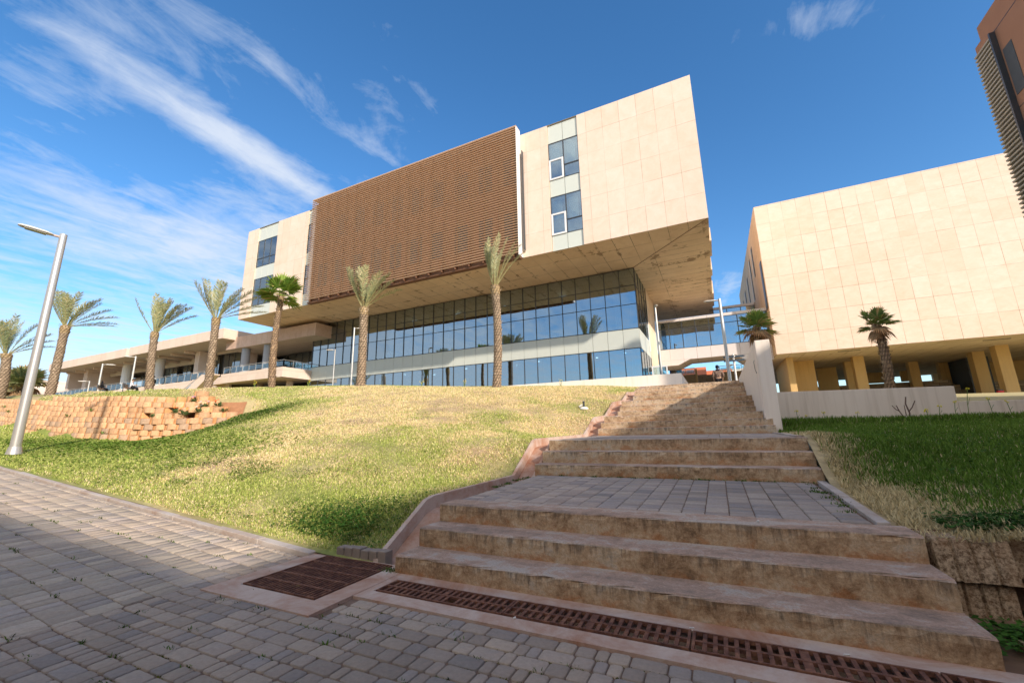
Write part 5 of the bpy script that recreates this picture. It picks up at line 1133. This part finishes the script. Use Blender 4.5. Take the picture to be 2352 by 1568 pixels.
# ------------------------------------------------------------------ street lamps
def lamp(base, top_z, r0, r1, hd, hl, label, group, tilt=0.0, style='a', lean=(0,0)):
    t = thing('street_lamp', base, label, 'street lamp', group); x, y, z = base; tx, ty = x+lean[0], y+lean[1]
    b = MB(); b.tube([(x,y,z-.1),((x+tx)/2,(y+ty)/2,(z+top_z)/2),(tx,ty,top_z)], [r0,(r0+r1)/2,r1], 20); b.tube([(x,y,z-.02),(x,y,z+.16)], [r0*1.45, r0*1.12], 16); b.build('pole', M['lamp_metal'], t)
    d = Vector((*hd, 0)).normalized(); s = Vector((-d.y, d.x, 0)); dd = (d+Vector((0,0,tilt))).normalized(); up = s.cross(dd)*-1 if s.cross(dd).z < 0 else s.cross(dd)
    p = Vector((tx, ty, top_z-r1*1.2)); a0 = p+d*r1; 
    b = MB(); b.tube([a0-d*r1*.5, a0+dd*hl*.22], r1*.42, 10); b.build('arm', simple('lamp_arm', (.55,.42,.33), .5, .4) if style == 'a' else M['lamp_metal'], t)
    h0 = a0+dd*hl*.16; V = []; n = 12; prof = [(0,.35),(.06,.72),(.25,1),(.7,1.0),(.92,.78),(1,.3)]
    for (u, w) in prof:
        c = h0+dd*hl*u
        for k in range(n):
            a = 2*math.pi*k/n; V.append(c+s*math.cos(a)*hl*.20*w+up*math.sin(a)*hl*.085*w*(1.0 if math.sin(a) > 0 else .55))
    F = [(i*n+k, i*n+(k+1) % n, (i+1)*n+(k+1) % n, (i+1)*n+k) for i in range(len(prof)-1) for k in range(n)]
    b = MB(); b.add(V, F, 0, True); b.add(V[:n], [tuple(range(n))]); b.add(V[-n:], [tuple(range(n))[::-1]]); hh = b.build('lamp_head', M['lamp_head'], t)
    b = MB(); b.obox(h0+dd*hl*.5-up*hl*.055, dd*hl*.30, s*hl*.13, up*.006); b.build('lens', M['lens'], hh)
    return t
lamp((-15.97,4.15,1.02), 6.97, .104, .078, (-.25,-.97), .66, 'big silver street lamp standing on the lawn at the far left', None, .10)
lamp((.86,26,3.34), 8.6, .10, .075, (-1,-.15), .66, 'tall silver street lamp at the top of the stairs, right of the person', 'street lamps on the plaza', 0)
lamp((-2.9,27.85,3.34), 9.2, .09, .065, (.25,-.97), .5, 'slim street lamp beside the right corner of the glass facade', 'street lamps on the plaza', 0, 'b')
lamp((-23.28,21.52,4.6), 9.02, .07, .055, (1,.6), .55, 'slim pinkish lamp left of the thick palm, before the glass facade', 'slim lamps along the terrace', 0, 'b')
lamp((-57.75,22.56,6.45), 10.39, .11, .08, (-.5,-.86), .8, 'slim lamp between the bench and the palm in front of the low wing', 'slim lamps along the terrace', 0, 'b')
lamp((-62.4,21.5,6.3), 9.82, .11, .08, (.6,.8), .9, 'slim lamp immediately left of the seated woman', 'slim lamps along the terrace', 0, 'b')
lamp((-66.4,22,6.3), 8.18, .08, .06, (-.5,-.86), .8, 'shortest slim lamp, leftmost along the terrace', 'slim lamps along the terrace', 0, 'b')
lamp((-27.2,23.3,4.8), 8.1, .05, .04, (-.9,-.4), .6, 'lamp mostly hidden behind the fan palm trunk', 'slim lamps along the terrace', 0, 'b')
# signpost
t = thing('signpost', (1.22,27,3.34), 'white signpost with two dark pointed direction boards', 'sign')
b = MB(); b.tube([(1.22,27,3.3),(1.22,27,5.45)], .055, 14); b.build('post', M['frame_white'], t)
for (z, s) in ((5.30,1),(5.07,1)):
    b = MB(); b.prism([(.70,z-.05),(1.72,z-.05),(1.84,z),(1.72,z+.05),(.70,z+.05)], 'y', 26.90, 26.93); b.build('direction_board', simple('sign_blue', (.06,.09,.12), .4, .4), t)
b = MB(); b.tube([(1.22,26.9,5.38),(1.30,26.86,5.33),(1.22,26.85,5.24)], .02, 8); b.tube([(1.22,26.9,4.98),(1.30,26.86,4.94),(1.22,26.85,4.90)], .02, 8); b.build('clamp', M['frame_white'], t)
b = MB(); b.ell((1.02,27.0,4.83), (.14,.07,.06)); b.build('floodlight', M['lens'], t)
# spotlight in the lawn
z = float(zl(-4.2,14.4)[0]); t = thing('garden_spotlight', (-4.2,14.4,z), 'small black spotlight on a white stone base in the upper lawn', 'light')
b = MB(); b.ell((-4.2,14.4,z+.03), (.16,.13,.07)); b.build('base', M['frame_white'], t)
b = MB(); b.tube([(-4.2,14.4,z+.08),(-4.2,14.4,z+.25)], .035, 10); b.ell((-4.2,14.4,z+.27), (.045,.045,.03)); b.build('head', M['frame_dark'], t)
b = MB(); b.obox((-4.30,14.38,z+.14), (.05,0,.03), (0,.04,0), (-.01,0,.02)); b.build('reflector', M['frame_white'], t)
# bollard-like meter beside the slim lamp
# ------------------------------------------------------------------ flowers on the block wall and along the right wall
def flower_plant(p, size, fcol, label, cat='flowering plant', name='flowering_plant', group='flowers in the block wall', nf=3, nb=70, leafc=(.12,.19,.07)):
    t = thing(name, p, label, cat, group); V = []; F = []; C_ = []
    for _ in range(nb):
        a = random.uniform(0, 6.28); e = random.uniform(.1, 1.2); d = Vector((math.cos(a)*math.cos(e), math.sin(a)*math.cos(e), math.sin(e))); s = Vector((-math.sin(a), math.cos(a), 0))*size*.07; b0 = Vector(p)+Vector((math.cos(a), math.sin(a), 0))*size*.15
        L_ = size*random.uniform(.6, 1.0); m = len(V); V += [b0, b0+d*L_*.6+s, b0+d*L_, b0+d*L_*.6-s]; F.append((m, m+1, m+2, m+3)); tn = random.uniform(.7,1.4); C_ += [[c*tn for c in leafc]]*4
    np_mesh('foliage', np.array([tuple(v) for v in V]), np.array(F), M['leaf'], t, np.array(C_))
    fm = simple('petal', fcol, .6, .2, 0, .05)
    for _ in range(nf):
        c = Vector(p)+Vector((random.uniform(-.6,.6)*size, random.uniform(-.6,.2)*size, size*random.uniform(.75,1.0))); b = MB(); m = []
        for k in range(8):
            a = k*math.pi/4; m += [c+Vector((math.cos(a), math.sin(a)*.6-.2, math.sin(a)*.6+.1))*size*.24, c+Vector((math.cos(a+.39), math.sin(a+.39)*.6-.2, math.sin(a+.39)*.6+.1))*size*.13]
        b.add(m, [tuple(range(16))]); b.build('flower', fm, t)
FL = [(13.9,5,.26,(.85,.20,.02),'clump with orange flowers low in the block wall'),(13.2,4.6,.3,(.9,.30,.03),'big clump with orange flowers in the middle of the block wall'),(12.3,5.1,.28,(.85,.75,.62),'grey-green clump with pale flowers in the block wall'),
      (12.1,6.0,.28,(.8,.5,.55),'pink flowered clump high in the block wall'),(11.3,6.2,.26,(.85,.12,.02),'dark green clump with one red-orange flower'),(10.9,5.2,.22,(.2,.3,.1),'dark green tuft near the right end of the block wall'),(13.0,7.1,.22,(.7,.3,.6),'small clump with purple-white flowers at the wall top'),(15.3,4.4,.2,(.2,.3,.1),'low green tuft left of the flowers')]
for (ds_, cc, sz, fc_, lab) in FL:
    # ds_: distance from the right tip is 20-... metres along the curve
    s = tt[-1]-(ds_-9.6)*.62; x = float(cubic(s, bx)); y = float(cubic(s, by)); x2 = float(cubic(s+.05, bx)); y2 = float(cubic(s+.05, by)); d = Vector((x2-x, y2-y)).normalized(); nrm = Vector((-d.y, d.x)); zc = 1.2+cc*CH*.98; sb = .05+.095*max(0, cc-3)
    flower_plant((x+nrm.x*sb, y+nrm.y*sb, zc), sz, fc_, lab, nf=3 if fc_[0] > .5 else 0)
WT = ['far left end', 'left of the big lamp pole', 'just left of the lamp pole', 'just right of the lamp pole', 'second right of the lamp pole', 'third right of the lamp pole', 'left of the lamp shadow', 'in the lamp shadow', 'right of the lamp shadow', 'second right of the lamp shadow', 'nearest the flowers']
for i, s in enumerate(np.linspace(tt[3], tt[8], 11)):
    x = float(cubic(s, bx)); y = float(cubic(s, by)); zb = float(cubic(s, bz)); c = random.randint(1, 5); x2 = float(cubic(s+.05, bx)); y2 = float(cubic(s+.05, by)); d = Vector((x2-x, y2-y)).normalized(); nrm = Vector((-d.y, d.x))
    flower_plant((x+nrm.x*(.075*c-.03), y+nrm.y*(.075*c-.03), zb-.1+c*CH), .2, (.1,.2,.05), 'green weed tuft in the block wall, '+WT[i], 'weed', 'weed_tuft', 'weed tufts in the block wall', 0, 26, (.14,.22,.05))
# bare twiggy shrub and yellow-flowered stems at the shaded garden wall
z = float(zr(4.25,13.6)[0]); t = thing('bare_shrub', (4.28,13.75,z), 'leafless twiggy shrub against the grey garden wall', 'shrub'); b = MB()
for pts, r in (([(0,0,0),(.02,0,.22),(-.02,0,.45),(.02,0,.62)], .018), ([(.02,0,.25),(.10,0,.36),(.17,0,.52)], .013), ([(0,0,.02),(-.1,0,.12),(-.16,.0,.26),(-.2,0,.42)], .014), ([(-.16,0,.26),(-.24,0,.33),(-.28,0,.42)], .01), ([(0,0,.05),(-.13,0,.03),(-.2,0,.1)], .016), ([(-.04,0,.16),(-.05,0,.3),(-.04,0,.42)], .01)):
    b.tube([(4.30+p[0]*1.0, 13.78+random.uniform(-.03,.03), z+p[2]) for p in pts], [r*(1-.3*i/len(pts)) for i in range(len(pts))], 6)
b.build('branches', simple('twig', (.20,.13,.10), .9, .1, 0, .2, 20), t)
YL = ['short yellow flower beside the foot of the wedge wall','second little yellow flower right of the wedge wall','low yellow flower left of the bare shrub','yellow flower just right of the bare shrub','tallest yellow-flowered stem, near the step in the garden wall','yellow flower right of the tallest stem','short yellow flower at the start of the lower garden wall','yellow flower nearest the right frame edge along the wall','small yellow flower close to the right side of the bare shrub','lone yellow flower out in the right lawn','tiniest yellow flower between the wedge wall and bare shrub']
for i, (x, y, hh) in enumerate([(1.9,13.3,.32),(2.5,13.4,.28),(3.2,13.5,.25),(5.2,13.9,.45),(5.45,13.95,.75),(5.9,14.0,.5),(6.3,14.2,.42),(6.9,14.3,.5),(4.9,13.9,.35),(3.6,10.6,.35),(2.1,13.35,.2)]):
    z = float(zr(x,y)[0]); t = thing('yellow_wildflower', (x,y,z), YL[i], 'wildflower', 'yellow wildflowers by the garden wall'); b = MB(); lx = random.uniform(-.15,.15)*hh
    b.tube([(x,y,z),(x+lx*.4,y,z+hh*.6),(x+lx,y,z+hh)], .006, 5); b.tube([(x+lx*.4,y,z+hh*.5),(x+lx*.4+.06,y,z+hh*.72)], .004, 5); b.build('stem', simple('stem_green', (.16,.24,.06), .7, .2), t)
    b = MB()
    for k in range(7): b.ell((x+lx+random.uniform(-.035,.035), y+random.uniform(-.02,.02), z+hh+random.uniform(-.02,.03)), (.014,.012,.012), 6, 4)
    b.build('flower', simple('yellow_petal', (.80,.70,.05), .6, .2), t)
YC = ['yellow wildflowers on the crest between the two tall feather palms','yellow wildflowers on the crest just right of the thick-trunked palm','yellow wildflowers beside the low white planter wall','yellow wildflowers on the crest right of the fan palm','yellow wildflowers on the crest left of the fan palm']
for i, (x, y) in enumerate([(-11.4,17.9),(-14.2,18.0),(-7.6,21.8),(-20.1,15.6),(-24.2,15.2)]):
    z = float(zl(x,y)[0]); t = thing('yellow_wildflower', (x,y,z), YC[i], 'wildflower', 'yellow wildflowers on the lawn crest'); b = MB()
    for k in range(5): b.tube([(x,y,z),(x+random.uniform(-.12,.12),y,z+random.uniform(.2,.38))], .007, 5)
    b.build('stem', simple('stem_green2', (.16,.24,.06), .7, .2), t); b = MB()
    for k in range(7): b.ell((x+random.uniform(-.15,.15), y, z+random.uniform(.2,.42)), (.022,.02,.018), 6, 4)
    b.build('flower', simple('yellow_petal2', (.80,.62,.03), .6, .2), t)
# ------------------------------------------------------------------ benches and people
def bench(p, rz, label):
    t = thing('bench', p, label, 'bench', 'benches on the lawn crest'); Rz = Matrix.Rotation(rz, 3, 'Z'); P0 = Vector(p)
    def ob(b, c, a): b.obox(P0+Rz @ Vector(c), Rz @ Vector((a[0],0,0)), Rz @ Vector((0,a[1],0)), Vector((0,0,a[2])))
    b = MB(); [ob(b, (0, -.18+i*.13, .45), (.8,.055,.02)) for i in range(4)]; b.build('seat', simple('bench_wood', (.28,.17,.11), .7, .2, 0, .15, 10), t)
    b = MB(); [ob(b, (0, .30+.02*i, .60+i*.13), (.8,.015,.05)) for i in range(3)]; b.build('backrest', simple('bench_wood2', (.26,.19,.13), .7, .2, 0, .15, 10), t)
    for sx in (-.65, .65):
        b = MB(); ob(b, (sx, -.15, .22), (.03,.03,.22)); b.build('leg', M['frame_dark'], t)
        b = MB(); ob(b, (sx, .28, .46), (.03,.03,.46)); b.build('leg', M['frame_dark'], t)
    return t
def skin(name, joints, edges, mat, parent, sub=2, root=0):
    me = bpy.data.meshes.new(name); o0 = org(parent); me.from_pydata([Vector(j[0])-o0 for j in joints], edges, []); o = bpy.data.objects.new(name, me); COL.objects.link(o)
    sk = o.modifiers.new('s', 'SKIN'); sk.use_smooth_shade = True; lay = me.skin_vertices[0].data if me.skin_vertices else None
    if lay is None:
        bm = bmesh.new(); bm.from_mesh(me); bm.verts.layers.skin.verify(); bm.to_mesh(me); bm.free(); lay = me.skin_vertices[0].data
    for i, j in enumerate(joints):
        r = j[1]; lay[i].radius = r if isinstance(r, tuple) else (r, r); lay[i].use_root = (i == root)
    ss = o.modifiers.new('u', 'SUBSURF'); ss.levels = sub; ss.render_levels = sub
    dg = bpy.context.evaluated_depsgraph_get(); dg.update(); m2 = bpy.data.meshes.new_from_object(o.evaluated_get(dg)); bpy.data.objects.remove(o); m2.name = name
    for p in m2.polygons: p.use_smooth = True
    return link_mesh(name, m2, mat, parent)
def figure(p, yaw, pose, label, cloth, mats):
    """continuous skinned body from pelvis to fingers, clothes as shells that follow it"""
    t = thing('person', p, label, 'person', None); Rz = Matrix.Rotation(yaw, 3, 'Z'); P0 = Vector(p)
    W_ = lambda q: P0+Rz @ Vector(q)
    J = pose; body = [(W_(c), r) for c, r in J['pts']]; skin('body', body, J['edges'], mats['skin'], t, 2)
    for nm, pts, ed, m in cloth: skin(nm, [(W_(c), r) for c, r in pts], ed, mats[m], t, 2)
    return t, W_
def fingers(hand, d, side, n=5):
    """five short chains: positions relative to the palm end"""
    o = []
    for k, (off, l) in enumerate(((-.030,.07),(-.012,.08),(.008,.077),(.026,.062))): o.append((Vector(hand)+side*off, d, l))
    return o
def standing_pose():
    pts = [((0,0,.93),(.15,.11)),((0,0,1.12),(.14,.10)),((0,0,1.33),(.17,.11)),((0,0,1.46),(.07,.07)),((0,.02,1.54),(.055,.055)),((0,.01,1.62),(.085,.10)),((0,.01,1.71),(.07,.08)),
        ((.19,0,1.40),.055),((.27,-.02,1.15),.045),((.25,.08,.93),.035),((.24,.12,.85),(.022,.04)),
        ((-.19,0,1.40),.055),((-.27,-.02,1.15),.045),((-.25,.08,.93),.035),((-.24,.12,.85),(.022,.04)),
        ((.10,0,.86),.09),((.11,.02,.48),.062),((.11,-.01,.10),.042),((.11,.12,.05),(.045,.035)),
        ((-.10,0,.86),.09),((-.11,-.02,.48),.062),((-.11,-.04,.10),.042),((-.11,.09,.05),(.045,.035))]
    ed = [(0,1),(1,2),(2,3),(3,4),(4,5),(5,6),(2,7),(7,8),(8,9),(9,10),(2,11),(11,12),(12,13),(13,14),(0,15),(15,16),(16,17),(17,18),(0,19),(19,20),(20,21),(21,22)]
    for sx, hi in ((1,10),(-1,14)):
        base = len(pts)
        for k, (off, l) in enumerate(((-.03,.075),(-.01,.085),(.01,.08),(.03,.06))):
            pts += [((sx*.24, .12+off, .80), .011), ((sx*.235, .125+off, .80-l), .009)]; ed += [(hi, base+2*k), (base+2*k, base+2*k+1)]
        b2 = len(pts); pts += [((sx*.21,.16,.83), .012), ((sx*.20,.18,.79), .010)]; ed += [(hi, b2), (b2, b2+1)]
    return {'pts': pts, 'edges': ed}
def patterned():
    t = MT('patterned_jacket'); n = t.noise(16, 3, .6, (1, 1, 1), 2.2); c = t.ramp(n, [(.42, (.015,.012,.015)), (.47, (.40,.27,.20)), (.53, (.36,.24,.18)), (.58, (.02,.015,.02))]); return t.out(c, .85, .2)
SK = simple('skin', (.42,.26,.18), .55, .35, 0, .04)
mats = {'skin': SK, 'jacket': patterned(), 'navy': simple('navy_cloth', (.012,.016,.035), .9, .15), 'black': simple('black_cloth', (.012,.012,.014), .9, .12), 'pants': simple('dark_trousers', (.02,.02,.022), .9, .12), 'white': simple('white_cloth', (.70,.68,.70), .9, .12), 'shoe': simple('shoe', (.05,.045,.04), .7, .2)}
jk = [((0,0,.95),(.185,.14)),((0,0,1.12),(.19,.14)),((0,0,1.32),(.20,.14)),((0,0,1.42),(.13,.10)),((.20,0,1.38),(.085,.085)),((.29,-.02,1.15),(.075,.075)),((.27,.07,.98),(.062,.062)),((-.20,0,1.38),(.085,.085)),((-.29,-.02,1.15),(.075,.075)),((-.27,.07,.98),(.062,.062))]
je = [(0,1),(1,2),(2,3),(2,4),(4,5),(5,6),(2,7),(7,8),(8,9)]
hood = [((0,-.04,1.36),(.12,.07)),((0,-.06,1.45),(.17,.08)),((0,-.03,1.50),(.09,.075))]
pant = [((0,0,.92),(.155,.12)),((.10,0,.84),.10),((.11,.02,.48),.078),((.11,-.01,.12),.062),((-.10,0,.84),.10),((-.11,-.02,.48),.078),((-.11,-.04,.12),.062)]
pe = [(0,1),(1,2),(2,3),(0,4),(4,5),(5,6)]
t, Wf = figure((.33,28.6,3.34), 0.12, standing_pose(), 'person in patterned brown jacket and dark cap walking away above the stairs',
    [('jacket', jk, je, 'jacket'), ('hood', hood, [(0,1),(1,2)], 'navy'), ('trousers', pant, pe, 'pants')], mats)
b = MB(); b.ell(Wf((0,0,1.67)), (.105,.12,.105), 14, 8); b.ell(Wf((0,.0,1.60)), (.108,.116,.07), 14, 6); b.build('cap', mats['navy'], t)
b = MB(); b.ell(Wf((.11,.11,.05)), (.05,.13,.05)); b.ell(Wf((-.11,.08,.05)), (.05,.13,.05)); b.build('shoes', mats['shoe'], t)
def sitting_pose():
    pts = [((0,0,.55),(.16,.13)),((0,-.01,.76),(.14,.11)),((0,.0,.98),(.16,.11)),((0,.02,1.10),(.065,.065)),((0,.04,1.18),(.052,.052)),((0,.05,1.26),(.08,.095)),((0,.05,1.34),(.066,.075)),
        ((.18,.01,1.03),.055),((.24,.06,.80),.045),((.14,.30,.74),.035),((.08,.36,.76),(.025,.04)),((-.18,.01,1.03),.055),((-.24,.06,.80),.045),((-.14,.30,.74),.035),((-.08,.36,.76),(.025,.04)),
        ((.10,.10,.52),.095),((.12,.45,.52),.07),((.12,.50,.10),.045),((.12,.60,.05),(.045,.035)),((-.10,.10,.52),.095),((-.12,.45,.52),.07),((-.12,.50,.10),.045),((-.12,.60,.05),(.045,.035))]
    ed = [(0,1),(1,2),(2,3),(3,4),(4,5),(5,6),(2,7),(7,8),(8,9),(9,10),(2,11),(11,12),(12,13),(13,14),(0,15),(15,16),(16,17),(17,18),(0,19),(19,20),(20,21),(21,22)]
    for sx, hi in ((1,10),(-1,14)):
        base = len(pts)
        for k in range(4): pts += [((sx*.05, .40, .79-.02*k), .011), ((sx*.01, .42, .79-.02*k), .009)]; ed += [(hi, base+2*k), (base+2*k, base+2*k+1)]
        b2 = len(pts); pts += [((sx*.07,.37,.82), .012), ((sx*.05,.39,.85), .010)]; ed += [(hi, b2), (b2, b2+1)]
    return {'pts': pts, 'edges': ed}
robe = [((0,0,.56),(.20,.17)),((0,-.01,.78),(.18,.15)),((0,0,.98),(.19,.14)),((.19,.01,1.02),(.08,.08)),((.25,.06,.82),(.07,.07)),((.16,.27,.76),(.055,.055)),((-.19,.01,1.02),(.08,.08)),((-.25,.06,.82),(.07,.07)),((-.16,.27,.76),(.055,.055)),((.11,.12,.53),.13),((.12,.45,.52),.11),((.12,.50,.18),.09),((-.11,.12,.53),.13),((-.12,.45,.52),.11),((-.12,.50,.18),.09)]
re_ = [(0,1),(1,2),(2,3),(3,4),(4,5),(2,6),(6,7),(7,8),(0,9),(9,10),(10,11),(0,12),(12,13),(13,14)]
scarf = [((0,-.02,1.02),(.15,.10)),((0,-.01,1.13),(.10,.09)),((0,.01,1.26),(.105,.11)),((0,.01,1.36),(.09,.095))]
def zt_(x, y): return float(zl(x, y)[0])
bpos = (-58.8, 20.6); zb_ = 1.3+.0815*math.hypot(*bpos)
for (bx_, by_, lab, rz) in ((-58.8,20.6,'dark wooden bench with the seated woman in black, behind the wall crest',2.6),(-53.8,20.9,'reddish wooden bench left of the palm trunk, a man in white seated on it',2.5)):
    z = zt_(bx_, by_); bench((bx_, by_, z), rz, lab)
z = zt_(-58.8,20.6)
t, Wf = figure((-58.9,20.55,z+.0), 2.6+math.pi+.35, sitting_pose(), 'woman in black robe and headscarf sitting on the left bench', [('robe', robe, re_, 'black'), ('headscarf', scarf, [(0,1),(1,2),(2,3)], 'black')], mats)
z = zt_(-53.8,20.9)
t, Wf = figure((-53.6,21.0,z), 2.5+math.pi, sitting_pose(), 'man in white shirt sitting on the right bench beside the palm trunk', [('shirt', robe[:9], re_[:8], 'white'), ('trousers', [robe[0]]+robe[9:], [(0,1),(1,2),(2,3),(0,4),(4,5),(5,6)], 'pants')], mats)
b = MB(); b.ell(Wf((0,.03,1.33)), (.09,.10,.075)); b.build('hair', mats['black'], t)
xx, yy = -38.3, 16.1; z = 1.3+.086*math.hypot(xx, yy)
t, Wf = figure((-50.2,21.3,zt_(-50.2,21.3)), 2.2, standing_pose(), 'person in black coat with a bag half hidden behind the palm trunk', [('coat', jk, je, 'black'), ('trousers', pant, pe, 'pants')], mats)
b = MB(); b.ell(Wf((0,0,1.67)), (.10,.11,.10)); b.build('hair', mats['black'], t)
PS = ['beside the lower left corner of the bottom step', 'beside the square grate', 'in front of the first long grate', '', '', 'on the second step from the bottom', 'on the front edge of the big landing']
# small litter: white scraps and cigarette ends on the rim of the long drain
for i, (x, y, z) in enumerate([(-2.98,3.32,.016),(-3.1,3.60,.016),(-1.45,2.93,.015),(-.32,3.26,.014),(.5,3.255,.014),(-2.1,3.95,.175),(.2,4.2,.53)]):
    b = MB(); b.tube([(x,y,z),(x+.03,y+.004,z+.002)] if i in (3,4) else [(x,y,z),(x+.014,y+.008,z+.006)], .004 if i in (3,4) else .007, 6)
    o = b.build('cigarette_end' if i in (3,4) else 'paper_scrap', simple('scrap', (.75,.74,.70), .8, .2), None, (x,y,z)); tag(o, ('orange-tipped cigarette end between second and third grates' if i == 3 else 'cigarette end behind the third grate') if i in (3,4) else 'tiny white paper scrap, '+PS[i], 'litter', 'cigarette ends by the drain' if i in (3,4) else 'paper scraps by the stairs')
